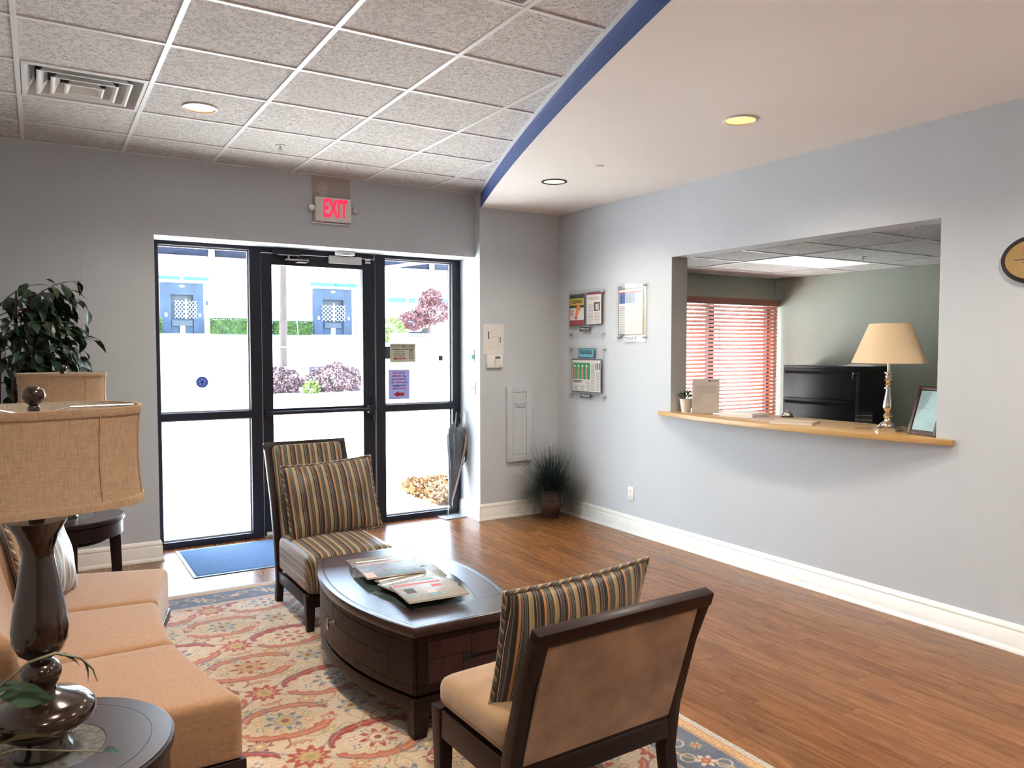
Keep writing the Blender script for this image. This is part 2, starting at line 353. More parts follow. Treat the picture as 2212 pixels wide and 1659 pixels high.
def pillow(name, label, mat, w, h, t, loc, rot, pipe='stripe', group=None, seed=1):
    rnd = random.Random(seed); th = thing(name, label, 'pillow', loc, 0, group); th.rotation_euler = rot
    n = 26; mb = MB(); vs = []; st = []; idx = {}
    ph = [rnd.random() * 6 for _ in range(4)]
    def edge(u, v):
        k = 1 - .05 * (1 - u * u) if True else 1
        return w / 2 * u * (1 - .045 * (1 - v * v)), h / 2 * v * (1 - .05 * (1 - u * u))
    for sgn in (-1, 1):
        for j in range(n + 1):
            for i in range(n + 1):
                u = -1 + 2 * i / n; v = -1 + 2 * j / n; u = math.sin(u * PI / 2) * .4 + u * .6; v = math.sin(v * PI / 2) * .4 + v * .6
                b = i in (0, n) or j in (0, n); key = (i, j) if b else (i, j, sgn)
                if key in idx: continue
                x, z = edge(u, v); dd = ((1 - abs(u) ** 2.6) * (1 - abs(v) ** 2.6)) ** .55
                y = sgn * t / 2 * dd * (1 + .05 * math.sin(5 * u + ph[0]) * math.sin(4 * v + ph[1])) + .004 * math.sin(9 * u + ph[2]) * math.sin(7 * v + ph[3]) * (0 if b else 1)
                idx[key] = len(vs); vs.append((x, y, z)); st.append(x + 1)
    fs = []
    for sgn in (-1, 1):
        g = lambda i, j: idx[(i, j)] if (i in (0, n) or j in (0, n)) else idx[(i, j, sgn)]
        for j in range(n):
            for i in range(n): fs.append((g(i, j), g(i + 1, j), g(i + 1, j + 1), g(i, j + 1)))
    mb.add(vs, fs); mb.a = st; mb.build('cushion_cover', mat, th, smooth=70)
    # piping round the seam
    loop = []; k = 40; c = .06
    for s_ in range(4):
        for q in range(k):
            f = -1 + 2 * q / k
            u, v = [(f, -1), (1, f), (-f, 1), (-1, -f)][s_]
            loop.append(edge(u, v))
    pts = [Vector((x * 1.004, 0, z * 1.004)) for x, z in loop]
    pb = MB(); rings = []; L_ = len(pts); acc = 0; st2 = []
    for q in range(L_):
        tn = (pts[(q + 1) % L_] - pts[q - 1]).normalized(); nr = Vector((0, 1, 0)); bn = tn.cross(nr); acc += (pts[q] - pts[q - 1]).length
        ring = [pts[q] + .008 * (nr * math.cos(2 * PI * a / 8) + bn * math.sin(2 * PI * a / 8)) for a in range(8)]
        rings.append(ring); st2 += [acc + a * .008 + 1 for a in range(8)]
    pb.loft(rings, closed=True); pb.a = st2; pb.build('piping', pipe, th, smooth=70)
    return th

# ------------------------------------------------------------------ room shell
XL, XR, YF, YC, YB = -.95, 4.383, 6.36, 6.264, -4.0
ZC, ZS = 3.045, 2.91
OX0, OX1, OZ = .755, 3.49, 2.462            # storefront opening
def fx(y):                                   # curved soffit edge in plan
    return float(np.polyval(FC, y)) if y > 1.9 else float(np.polyval(FC, 1.9) + (y - 1.9) * np.polyval(np.polyder(FC), 1.9) * .9)
FC = np.polyfit([6.36, 5.29, 4.96, 3.95, 3.41, 2.9, 2.5, 2.2], [3.54, 3.11, 3.02, 2.60, 2.42, 2.27, 2.14, 2.055], 2)
floor = struct(MB().box(XL - .1, XR + .2, YB, 6.78, -.12, -.004).build('floor', 'floorbase'))
PW, PL = .128, 1.22
pmesh = {}
def plank(x0, x1, y0, y1):
    w, l = round(x1 - x0, 3), round(y1 - y0, 3)
    if (w, l) not in pmesh:
        mb = MB(); g = .0003; e = .0004
        mb.hexa([(g, g, 0), (w - g, g, 0), (w - g, l - g, 0), (g, l - g, 0)], [(g + e, g + e, .004), (w - g - e, g + e, .004), (w - g - e, l - g - e, .004), (g + e, l - g - e, .004)])
        me = bpy.data.meshes.new('plank'); me.from_pydata(mb.v, [], mb.f); me.materials.append(M['plank']); pmesh[(w, l)] = me
    o = link('plank', pmesh[(w, l)], floor); o.location = (x0, y0, -.004)
nx = 0; x = XR
while x > XL:
    x0 = max(XL, x - PW); ylo = .2 if x0 > 2.05 else 5.05
    st = (nx * .47) % PL; y = 6.78; first = True
    cuts = [6.78]
    y = 6.78 - st if st > .15 else 6.78 - st - PL * .5
    while y > ylo: cuts.append(round(y, 3)); y -= PL
    cuts.append(ylo)
    for a, b in zip(cuts[1:], cuts[:-1]):
        if b - a > .01: plank(x0, x, a, b)
    x -= PW; nx += 1
# near walls behind the camera and plain floor there
tag(MB().box(XL, 2.05, YB, 5.05, -.004, -.0005).box(2.05, XR, YB, .2, -.004, -.0005).build('covered_floorboards', 'plank', floor), None, None)
w = MB().box(XL - .15, OX0, YF, 6.78, -.12, ZC + .4).box(OX0, OX1, YF, 6.78, OZ, ZC + .4)
wall_front = struct(w.build('wall_front', 'wall'))
wall_corner = struct(MB().box(OX1, XR + .17, YC, 6.78, -.12, ZC + .4).build('wall_corner', 'wall'))
# right wall with the reception opening
HY0, HY1, HZ0, HZ1 = 2.492, 4.678, 1.062, 2.35
XW = XR + .17
w = MB().box(XR, XW, HY1, YC, -.12, ZC + .4).box(XR, XW, YB, HY0, -.12, ZC + .4).box(XR, XW, HY0, HY1, -.12, HZ0).box(XR, XW, HY0, HY1, HZ1, ZC + .4)
wall_right = struct(w.build('wall_right', 'wall'))
wall_left = struct(MB().box(XL - .15, XL, YB, YF, -.12, ZC + .4).build('wall_left', 'wall'))
wall_back = struct(MB().box(XL - .15, XW, YB - .15, YB, -.12, ZC + .4).build('wall_back', 'wall'))
# painted patch left bare above the exit sign
p = MB().box(1.957, 2.285, YF - .0015, YF, 2.66, ZC).build('unpainted_patch', 'patch', wall_front)
sm = [(.045 * math.cos(t) * (1 if math.sin(t) > 0 else .9), .07 * math.sin(t)) for t in np.linspace(0, 2 * PI, 20, endpoint=False)]
mt = Matrix.Translation((2.05, YF - .0015, 2.93)) @ Matrix.Rotation(R(90), 4, 'X')
MB().prism(sm, 0, .0012, mt).build('filler_smear', 'patch2', wall_front)
# thin vertical wallcovering seams
for sx_ in (.27, 1.31):
    MB().box(sx_, sx_ + .0015, YF - .0008, YF, (.16 if sx_ < .7 else 2.47), ZC).build('wallcovering_seam', 'patch', wall_front)
# ceiling
ceiling = struct(MB().box(XL, XR, YB, YF + .02, ZC + .13, ZC + .22).build('ceiling', 'grid'))
GX = [-.06 + .617 * k for k in range(-1, 6)]; GX = [XL] + GX + [3.642]
GY = [2.815 + .606 * k for k in range(-3, 6)] + [YF]
tm = {}
def ctile(x0, x1, y0, y1, z, parent, mt='tile'):
    k = (round(x1 - x0, 3), round(y1 - y0, 3), mt)
    if k not in tm:
        a, b = k[0] - .014, k[1] - .014; mb = MB()
        mb.hexa([(.010, .010, 0), (a + .004, .010, 0), (a + .004, b + .004, 0), (.010, b + .004, 0)], [(0.004, 0.004, .012), (a + .010, .004, .012), (a + .010, b + .010, .012), (.004, b + .010, .012)])
        me = bpy.data.meshes.new('ceiling_tile'); me.from_pydata(mb.v, [], mb.f); me.materials.append(M[mt]); tm[k] = me
        bm = bmesh.new(); bm.from_mesh(me); bmesh.ops.recalc_face_normals(bm, faces=bm.faces); bm.to_mesh(me); bm.free()
    o = link('ceiling_tile', tm[k], parent); o.location = (x0, y0, z); return o
VENT = (-.06, 4.633); GRILLE = (1.174, 2.209)
for i in range(len(GX) - 1):
    for j in range(len(GY) - 1):
        x0, x1, y0, y1 = GX[i], GX[i + 1], GY[j], GY[j + 1]
        if x0 > fx(y0) + .05 and x0 > fx(y1) + .05: continue
        if abs(x0 - VENT[0]) < .05 and abs(y0 - VENT[1]) < .05: continue
        if abs(x0 - GRILLE[0]) < .05 and abs(y0 - GRILLE[1]) < .05: continue
        ctile(x0, x1, y0, y1, ZC + .006, ceiling)
for x_ in GX[1:-1]: MB().box(x_ - .012, x_ + .012, GY[0], YF, ZC - .002, ZC + .02).build('main_runner', 'grid', ceiling)
for y_ in GY[1:-1]:
    mb = MB()
    for i in range(len(GX) - 1): mb.box(GX[i] + .012, GX[i + 1] - .012, y_ - .012, y_ + .012, ZC - .0005, ZC + .02)
    mb.build('cross_tee', 'grid', ceiling)
MB().box(XL, 3.6, YF - .02, YF, ZC - .003, ZC + .004).build('wall_angle', 'grid', ceiling)
# dropped soffit with a curved blue edge
ys = np.linspace(YB, YF, 60); cur = [(fx(y), y) for y in ys]
soffit = struct(MB().prism(cur + [(XR, YF), (XR, YB)], ZS, ZS + .02).build('ceiling_soffit', 'soffit'))
inn = [(x + .03, y) for x, y in cur]
mb = MB(); mb.prism(cur + inn[::-1], ZS, ZC + .01); trim1 = struct(mb.build('trim_1', 'blue')); trim1.location.x = -.002; trim1.location.z = .0008
out = [(x - .022, y) for x, y in cur]
trim2 = struct(MB().prism(out + cur[::-1], ZC - .006, ZC + .004).build('trim_2', 'grid')); trim2.location.x = -.002
# baseboards
PROF = [(0, 0), (.026, 0), (.026, .012), (.018, .024), (.016, .030), (.016, .108), (.012, .114), (.014, .120), (.014, .130), (.006, .142), (.004, .150), (0, .152)]
def baseboard(name, a, b, nrm, ext=(0, 0)):
    a, b, n = Vector((*a, 0)), Vector((*b, 0)), Vector((*nrm, 0)); d = (b - a).normalized()
    rings = [[p + n * q + d * (k * q) + Vector((0, 0, z)) for q, z in PROF] for p, k in ((a, ext[0]), (b, ext[1]))]
    return struct(MB().loft(rings).build(name, 'bb', None, smooth=50))
baseboard('baseboard_front', (XL, YF), (OX0, YF), (0, -1), (0, 1))
baseboard('baseboard_jamb', (OX0, YF), (OX0, 6.66), (1, 0), (-1, 0))
baseboard('baseboard_return', (OX1, YC), (OX1, 6.66), (-1, 0), (-1, 0))
baseboard('baseboard_corner', (OX1, YC), (XR, YC), (0, -1), (-1, -1))
baseboard('baseboard_right', (XR, YB), (XR, YC), (-1, 0), (0, -1))
baseboard('baseboard_left', (XL, YB), (XL, YF), (1, 0), (0, -1))
# ------------------------------------------------------------------ reception office beyond the opening
OXF, OYF, OYB, OZC = 7.95, 6.6, .9, 2.48
struct(MB().box(XW, OXF + .1, OYB, OYF + .15, -.12, 0).build('floor_office', pm('office_carpet', (.12, .12, .12), .95, var=.3, vscale=60)))
struct(MB().box(OXF, OXF + .12, OYB, OYF + .2, 0, OZC + .1).build('wall_office_far', 'wall_sage'))
struct(MB().box(XW, OXF, OYB - .12, OYB, 0, OZC + .1).build('wall_office_back', 'wall_sage'))
WX0, WX1, WZ0, WZ1 = 6.1, 7.915, .55, 2.19
struct(MB().box(XW, WX0, OYF, OYF + .18, 0, OZC + .1).box(WX0, WX1, OYF, OYF + .18, 0, WZ0).box(WX0, WX1, OYF, OYF + .18, WZ1, OZC + .1).box(WX1, OXF, OYF, OYF + .18, 0, OZC + .1).build('wall_office_front', 'wall_sage'))
co = struct(MB().box(XW, OXF, OYB, OYF, OZC + .02, OZC + .1).build('ceiling_office', 'grid'))
ox = [XW, 4.85, 6.07, 7.29, OXF]; oy = [2.35, 2.97, 3.58, 4.20, 4.82, 5.44, 6.06, OYF]
LP = (6.07, 4.82)
for i in range(4):
    for j in range(len(oy) - 1):
        if abs(ox[i] - LP[0]) < .02 and abs(oy[j] - LP[1]) < .02: continue
        ctile(ox[i], ox[i + 1], oy[j], oy[j + 1], OZC + .006, co)
for x_ in ox[1:-1]: MB().box(x_ - .012, x_ + .012, oy[0], OYF, OZC - .002, OZC + .02).build('main_runner', 'grid', co)
for y_ in oy[1:-1]: MB().box(XW, OXF, y_ - .012, y_ + .012, OZC - .0005, OZC + .02).build('cross_tee', 'grid', co)
t = thing('ceiling_light_panel', 'long lit fluorescent panel set in the reception office ceiling', 'ceiling light', (LP[0] + .61, LP[1] + .31, OZC))
B_('frame', 'grid', t, -.60, .60, -.30, .30, .004, .014)
B_('lens', pm('light_lens', (.8, .8, .78), .5, emit=(1, .97, .86), es=.85), t, -.57, .57, -.27, .27, -.002, .004)
# office window: frame, two panes
wi = struct(MB().box(WX0, WX0 + .05, OYF + .06, OYF + .12, WZ0, WZ1).box(WX1 - .05, WX1, OYF + .06, OYF + .12, WZ0, WZ1).box(WX0 + .05, WX1 - .05, OYF + .06, OYF + .12, WZ1 - .05, WZ1).box(WX0 + .05, WX1 - .05, OYF + .06, OYF + .12, WZ0, WZ0 + .05).box(6.84, 6.93, OYF + .06, OYF + .12, WZ0 + .05, WZ1 - .05).build('window_3', 'bronze'))
B_('pane', 'glass', wi, WX0 + .05, 6.84, OYF + .088, OYF + .094, WZ0 + .05, WZ1 - .05)
B_('pane', 'glass', wi, 6.93, WX1 - .05, OYF + .088, OYF + .094, WZ0 + .05, WZ1 - .05)

# ------------------------------------------------------------------ storefront
Y0, Y1 = 6.655, 6.755
FR = 'bronze'
def sidelight(name, x0, x1, gx0, gx1):
    mb = MB().box(x0, gx0, Y0, Y1, 0, OZ).box(gx1, x1, Y0, Y1, 0, OZ).box(gx0, gx1, Y0, Y1, 2.432, OZ).box(gx0, gx1, Y0, Y1, 0, .052).box(gx0, gx1, Y0, Y1, 1.032, 1.09)
    o = struct(mb.build(name, FR, None))
    for z0, z1 in ((.052, 1.032), (1.09, 2.432)):
        B_('pane', 'glass', o, gx0, gx1, 6.713, 6.719, z0, z1)
        b = MB().box(gx0, gx1, 6.700, 6.713, z0, z0 + .012).box(gx0, gx1, 6.700, 6.713, z1 - .012, z1).box(gx0, gx0 + .010, 6.700, 6.713, z0 + .012, z1 - .012).box(gx1 - .010, gx1, 6.700, 6.713, z0 + .012, z1 - .012)
        b.build('glazing_bead', 'galv', o)
    return o
wL = sidelight('window_1', OX0, 1.604, .815, 1.512)
wR = sidelight('window_2', 2.627, OX1, 2.715, 3.405)
# door: leaf with stiles, rails, two panes
dr = struct(MB().box(1.612, 1.700, Y0 + .02, Y1 - .02, .012, 2.415).box(2.508, 2.620, Y0 + .02, Y1 - .02, .012, 2.415)
            .box(1.700, 2.508, Y0 + .02, Y1 - .02, 2.322, 2.415).box(1.700, 2.508, Y0 + .02, Y1 - .02, .012, .252).box(1.700, 2.508, Y0 + .02, Y1 - .02, 1.040, 1.095).build('door_1', FR))
B_('pane', 'glass', dr, 1.700, 2.508, 6.702, 6.708, .252, 1.040); B_('pane', 'glass', dr, 1.700, 2.508, 6.702, 6.708, 1.095, 2.322)
B_('door_head', FR, dr, 1.604, 2.627, Y0, Y1, 2.420, OZ)
B_('threshold', 'metal', dr, 1.604, 2.627, Y0 - .02, Y1, 0, .010)
B_('bottom_sweep', 'plastic', dr, 1.63, 2.60, Y0 + .012, Y0 + .02, .014, .040)
pb = MB().tube([(1.635, Y0 - .035, 1.062), (2.56, Y0 - .035, 1.062)], .017, 10); pb.box(1.625, 1.66, Y0 - .05, Y0 + .02, 1.035, 1.09).box(2.535, 2.60, Y0 - .05, Y0 + .02, 1.03, 1.095)
pb.build('push_bar', 'bronze', dr, smooth=40)
MB().tube([(2.592, Y0 + .02, .965), (2.592, Y0 - .045, .975), (2.592, Y0 - .05, 1.06), (2.592, Y0 - .045, 1.155), (2.592, Y0 + .02, 1.165)], .011, 8).build('pull_handle', 'bronze', dr, smooth=50)
cl = MB().box(1.70, 1.93, Y0 - .055, Y0, 2.405, 2.452).build('door_closer', 'bronze', dr, 0, .006)
B_('closer_plate', 'metal', cl, 1.735, 1.92, Y0 - .056, Y0 - .01, 2.400, 2.405)
ca = MB().tube([(1.83, Y0 - .03, 2.40), (1.83, Y0 - .03, 2.372)], .010, 8); ca.box(1.80, 2.0, Y0 - .045, Y0 - .025, 2.362, 2.372).box(1.90, 2.0, Y0 - .05, Y0 + .02, 2.345, 2.352).box(1.985, 2.0, Y0 - .05, Y0 + .02, 2.345, 2.375)
ca.build('closer_arm', 'metal', cl)
ml = MB().box(2.19, 2.487, Y0 - .02, Y0 + .02, 2.360, 2.426).build('magnetic_lock', 'plastic_grey', dr, 0, .003)
ml.data.materials.clear(); ml.data.materials.append(pm('satin_plate', (.62, .61, .59), .4, .3))
ds = MB().box(2.525, 2.575, Y0 - .006, Y0 + .02, 2.398, 2.412).box(2.525, 2.575, Y0 - .006, Y0 + .02, 2.376, 2.390).box(2.525, 2.535, Y0, Y0 + .02, 2.388, 2.40)
ds.build('strike_plate', 'metal', dr)
MB().tube([(2.61, Y0 - .003, 2.46), (2.612, Y0 - .003, 2.425), (2.604, Y0 - .003, 2.405)], .003, 6).build('lock_cable', 'plastic', dr)
t = thing('motion_sensor', 'small white motion sensor box above the glass door', 'sensor', (2.31, 6.58, OZ))
MB().prism([(-.085, -.03), (.085, -.03), (.08, .03), (-.08, .03)], -.036, 0).build('case', 'plastic', t, 0, .006)
MB().box(-.03, .035, -.034, -.028, -.034, -.020).build('sensor_window', 'plastic_grey', t)
# decals on the glass
yg = 6.712
t = thing('round_decal', 'blue round sticker with white rays on the left glass pane', 'sticker', (1.136, yg, 1.335))
mt = Matrix.Rotation(R(90), 4, 'X')
M['decal'] = thin_mat('blue_vinyl', (.05, .12, .42), 0.3); M['decalw'] = thin_mat('white_vinyl', (.6, .65, .67), 0.4)
MB().prism([(.047 * math.cos(a), .047 * math.sin(a)) for a in np.linspace(0, 2 * PI, 32, endpoint=False)], 0, .0006, mt).build('disc', 'decal', t)
for k in range(7):
    a = R(-48 + k * 46); p = MB(); m2 = Matrix.Translation((0, -.0008, 0)) @ Matrix.Rotation(-a, 4, 'Y')
    for q in (-1, 1): p.box(0, .024, -.0004, 0, -.0022, .0022, m2 @ Matrix.Translation((.013, 0, 0)) @ Matrix.Rotation(R(20) * q, 4, 'Y'))
    p.build('ray', 'decalw', t)
MB().box(-.003,.003,-.0012,-.0008,-.038,-.018).build('key_stem','decalw',t)
t = thing('welcome_sign', 'cream plastic sign with red arrow and grey writing seen reversed on right glass', 'sign', (2.912, yg - .003, 1.57))
M['signplate'] = thin_mat('sign_plate', (.46, .43, .36), 0.27); M['signgrey'] = thin_mat('sign_grey', (.13, .13, .125), 0.1); M['signred'] = thin_mat('sign_red', (.45, .06, .04), 0.15)
MB().box(-.130, .130, 0, .003, -.087, .087).build('plate', 'signplate', t, 0, .001)
text('WELCOME TO GTI', .034, 'signgrey', t, 0, .061, -.001, sx=.82, mirror=True, bold=.0006)
printed(t, [(-.115, -.03, .029, .010, 0), (-.022, .012, .029, .010, 0), (.02, .055, .029, .010, 0), (.062, .115, .029, .010, 0)], 'signgrey')
for k, s in enumerate(('ALL PICK UPS', 'AND DELIVERIES', 'TO SIDE DOOR')): text(s, .020, 'signgrey', t, -.038, .014 - .023 * k, -.001, sx=.80, mirror=True, bold=.0003)
MB().prism([(-.10, -.053), (-.07, -.040), (-.07, -.048), (.03, -.048), (.03, -.059), (-.07, -.059), (-.07, -.067)], 0, .0008, mt).build('arrow', 'signred', t)
d = MB().box(.062, .100, -.001, 0, -.058, .026).build('door_picture', 'signgrey', t); MB().box(.065, .097, -.0016, -.001, -.055, .023).build('door_panel', 'signplate', d); MB().box(.078, .086, -.002, -.0016, .008, .014).build('door_window', 'signgrey', d)
for sx_ in (-1, 1):
    for sz in (-1, 1): MB().lathe([(.0045, 0), (.0045, .001)], 10, (0, 0, 0), Matrix.Translation((sx_ * .121, 0, sz * .078)) @ mt).build('screw', 'metal', t)
t = thing('notice_paper', 'pale lavender notice with red and blue lines and a red arrow taped to right glass', 'notice', (2.873, yg - .001, 1.275))
M['lav'] = thin_mat('lavender_paper', (.38, .38, .56), 0.27); M['navy'] = thin_mat('blue_print', (.05, .06, .18), 0.1); M['pinkred'] = thin_mat('red_print', (.42, .05, .06), 0.12)
MB().box(-.106, .106, 0, .0006, -.139, .139).build('sheet', 'lav', t)
for k, parts in enumerate(([('For ', 0), ('PICK-UPS', 1)], [('and ', 0), ('DELIVERIES', 1)], [('PLEASE USE ', 1), ('door', 0)], [('on the ', 0), ('RIGHT', 1), (' side', 0)], [('of the building by', 0)], [('DOCK DOORS.', 1)])):
    full = sum(len(a) for a, c in parts); cw = .0108; xx = full * cw / 2
    for s, c in parts:
        wd = len(s) * cw
        if s.strip(): text(s.strip(), .0245, 'pinkred' if c else 'navy', t, xx - wd / 2, .108 - .0295 * k, -.0008, sx=.80, mirror=True, bold=.0004)
        xx -= wd
MB().prism([(-.058, -.092), (-.008, -.063), (-.008, -.077), (.05, -.077), (.05, -.107), (-.008, -.107), (-.008, -.121)], 0, .0008, mt).build('arrow', 'pinkred', t)
M['greentape'] = thin_mat('grey_green_pad', (.07, .12, .105), 0.12)
tag(MB().box(2.716, 2.782, yg - .002, yg, 1.515, 1.632).build('adhesive_pad', 'greentape'), 'grey green adhesive pad stuck between mullion and cream sign', 'pad')
tag(MB().box(3.283, 3.327, yg - .002, yg, 1.495, 1.542).build('adhesive_pad', 'greentape'), 'tiny grey green square stuck at right edge of the right glass', 'pad')
# exit sign
t = thing('exit_sign', 'white emergency sign reading EXIT in glowing red with two lamp heads', 'exit sign', (2.127, YF, 2.765))
B_('housing', 'plastic', t, -.153, .153, -.045, -.002, -.098, .100, .004)
M['exitred'] = pm('exit_red', (.9, .02, .06), .5, emit=(1, .012, .05), es=.95)
text('EXIT', .205, 'exitred', t, .012, .004, -.046, sx=.50, ext=.0015, bold=.006)
B_('bracket', 'plastic', t, -.19, .153, -.03, -.002, -.118, -.108, .003)
for x_, z_, r_ in ((-.186, .006, .030), (.192, .012, .026)):
    lh = MB().lathe([(.012, .0), (r_, .012), (r_, .030), (r_ * .85, .034)], 20, (0, 0, 0), Matrix.Translation((x_, -.012, z_)) @ Matrix.Rotation(R(90), 4, 'X')).build('lamp_head', 'plastic_grey', t, smooth=40)
    MB().lathe([(r_ * .82, .0335), (r_ * .3, .036)], 18, (0, 0, 0), Matrix.Translation((x_, -.012, z_)) @ Matrix.Rotation(R(90), 4, 'X')).build('lens', 'metal', lh, smooth=60)
    MB().tube([(x_ * .97, -.012, z_ - .005), (x_ * .78, -.012, z_ - .02)], .006, 6).build('arm', 'plastic_grey', t)
MB().lathe([(.004, 0), (.004, .004)], 8, (-.10, -.036, -.103)).build('indicator_light', pm('led', (.8, .05, .05), .3, emit=(1, .1, .1), es=3), t)
# return-wall fittings (local x -> -Y, -y faces the room)
t = thing('exit_button', 'white door release plate with green button on return wall', 'button', (OX1, 6.402, 1.547), -90)
B_('plate', 'plastic', t, -.034, .034, -.006, -.0005, -.057, .057, .002); B_('button', pm('green_plastic', (.02, .30, .14), .4, emit=(.02, .5, .2), es=.15), t, -.026, .026, -.020, -.006, -.036, .006, .004)
t = thing('light_switch', 'white double toggle light switch plate beside the umbrella', 'light switch', (OX1, 6.407, 1.234), -90)
B_('plate', 'plastic', t, -.058, .058, -.006, -.0005, -.060, .060, .002)
for x_ in (-.023, .023): MB().hexa([(x_ - .005, -.006, -.012), (x_ + .005, -.006, -.012), (x_ + .005, -.006, .010), (x_ - .005, -.006, .010)], [(x_ - .004, -.018, .000), (x_ + .004, -.018, .000), (x_ + .004, -.016, .010), (x_ - .004, -.016, .010)]).build('toggle', 'plastic', t)
# column-face fittings
t = thing('floor_plan_sheet', 'white paper floor plan pinned above the alarm keypad', 'paper', (3.636, YC, 1.70))
B_('sheet', 'paper', t, -.11, .11, -.002, -.0006, -.139, .139)
pl = MB()
for a, b, c, d in ((-.045, .055, -.085, -.083), (-.045, .055, .02, .022), (-.045, -.043, -.085, .02), (.053, .055, -.085, .02), (-.02, .045, .045, .0465), (-.02, -.0185, .0, .085), (.045, .0465, -.04, .085), (-.02, .046, .085, .0865), (.0, .0015, -.05, .02), (-.045, .0, -.03, -.0285), (.01, .05, -.055, -.0535), (.01, .04, .1, .101)):
    pl.box(a, b, -.0024, -.002, c, d)
pl.build('plan_drawing', 'inkgrey', t); B_('logo_block', 'ink', t, -.062, -.050, -.0024, -.002, -.0, .07); B_('logo_block', 'ink', t, .068, .076, -.0024, -.002, -.035, .02)
t = thing('alarm_keypad', 'white alarm keypad with small grey screen under the paper plan', 'keypad', (3.638, YC, 1.494))
MB().prism([(-.083, -.028), (.083, -.028), (.088, -.001), (-.088, -.001)], -.062, .062).build('case', 'plastic', t, 0, .006)
B_('screen', pm('lcd', (.12, .14, .14), .3), t, .0, .055, -.0305, -.0278, .022, .044)
for k in range(4): B_('key', 'plastic_grey', t, -.008, .008, -.031, -.028, .006 - k * .016, .013 - k * .016)
text('alarm', .012, 'inkgrey', t, .055, -.047, -.0285)
t = thing('extinguisher_cabinet', 'wall cabinet painted like the wall with narrow door above the grass plant', 'wall cabinet', (3.911, YC, .889))
fr = MB().box(-.140, -.076, -.028, 0, -.358, .358).box(.076, .140, -.028, 0, -.358, .358).box(-.076, .076, -.028, 0, .306, .358).box(-.076, .076, -.028, 0, -.358, -.294).build('frame', 'wall', t, 0, .004)
B_('gap', 'dark', t, -.076, .076, -.010, -.001, -.294, .306); B_('door', 'wall', t, -.0735, .0725, -.026, -.010, -.291, .303)
MB().tube([(-.05, -.026, .205), (-.047, -.05, .203), (0, -.054, .199), (.05, -.05, .203), (.053, -.026, .205)], .005, 8).build('handle', 'metal', t, smooth=50)
# outlet on the right wall
t = thing('wall_outlet', 'white duplex power outlet low on the right wall', 'outlet', (XR, 5.16, .345), -90)
B_('plate', 'plastic', t, -.038, .038, -.006, -.0005, -.06, .06, .002)
for z_ in (-.022, .022):
    s_ = MB().prism([(.016 * math.cos(a), .014 * math.sin(a)) for a in np.linspace(0, 2 * PI, 16, endpoint=False)], .006, .009, Matrix.Translation((0, 0, z_)) @ Matrix.Rotation(R(90), 4, 'X')).build('socket', 'plastic', t)
    MB().box(-.007, -.005, -.0095, -.009, z_ - .004, z_ + .005).box(.005, .007, -.0095, -.009, z_ - .004, z_ + .005).box(-.002, .002, -.0095, -.009, z_ - .010, z_ - .006).build('slot', 'ink', s_)
# acrylic press plaques on the right wall
def plaque(label, y, z, w, h):
    t = thing('acrylic_plaque', label, 'plaque', (XR, y, z), -90, 'clear acrylic press plaques on the right wall')
    B_('acrylic_panel', 'acrylic', t, -w / 2, w / 2, -.030, -.026, -h / 2, h / 2)
    B_('back_panel', 'acrylic', t, -w / 2 + .0, w / 2, -.022, -.019, -h / 2, h / 2)
    for sx_ in (-1, 1):
        for sz in (-1, 1):
            MB().lathe([(.010, -.002), (.010, .036), (.007, .039)], 14, (0, 0, 0), Matrix.Translation((sx_ * (w / 2 - .03), -.002, sz * (h / 2 - .035))) @ Matrix.Rotation(R(90), 4, 'X')).build('standoff', 'metal', t, smooth=40)
    return t
def name_lines(n_, mt_):
    v = [q.co for q in n_.data.vertices]; x0 = min(q.x for q in v); x1 = max(q.x for q in v); z0 = min(q.z for q in v); z1 = max(q.z for q in v); w = x1 - x0; h = z1 - z0
    for rw in [(x0 + .08 * w, x0 + .38 * w, z0 + .55 * h, .22 * h, -.026), (x0 + .43 * w, x0 + .55 * w, z0 + .55 * h, .22 * h, -.026), (x0 + .60 * w, x0 + .66 * w, z0 + .55 * h, .22 * h, -.026), (x0 + .72 * w, x0 + .92 * w, z0 + .55 * h, .22 * h, -.026), (x0 + .25 * w, x0 + .85 * w, z0 + .25 * h, .12 * h, -.026)]:
        MB().box(rw[0], rw[1], rw[4] - .0003, rw[4], rw[2], rw[2] + rw[3]).build('printed_word', mt_, n_)
def page(t, x0, x1, z0, z1, y=-.0235, pcol='paper'):
    mnt = B_('mount', pm('grey_mount', (.13, .14, .16), .5), t, x0, x1, y - .001, y + .001, z0, z1)
    b = .011; pg = B_('page', pcol, mnt, x0 + b, x1 - b, y - .0016, y - .001, z0 + b, z1 - b); return mnt, y - .0016
M['yel'] = pm('cover_yellow', (.62, .46, .05), .5); M['org'] = pm('cover_orange', (.75, .22, .06), .5); M['mag'] = pm('cover_crimson', (.34, .03, .06), .5)
M['grn'] = pm('cover_green', (.04, .34, .13), .5); M['cyan'] = pm('cover_cyan', (.12, .42, .55), .5); M['skin'] = pm('cover_salmon', (.55, .30, .22), .5); M['bluepic'] = pm('cover_blue', (.05, .12, .33), .5, var=.5, vscale=30)
t = plaque('acrylic plaque with two magazine pages, orange arrow cover at left', 5.795, 1.935, .56, .455)
m1, y_ = page(t, -.262, -.020, -.112, .192)
B_('masthead', 'yel', m1, -.251, -.031, y_ - .0004, y_, .085, .150); B_('top_band', 'ink', m1, -.251, -.031, y_ - .0004, y_, .150, .181); B_('mid_band', 'ink', m1, -.251, -.031, y_ - .0004, y_, .060, .085); B_('foot_band', 'mag', m1, -.251, -.031, y_ - .0004, y_, -.101, -.055)
text('FLEXIBLE', .046, 'ink', m1, -.141, .118, y_ - .0008, sx=.95, bold=.001)
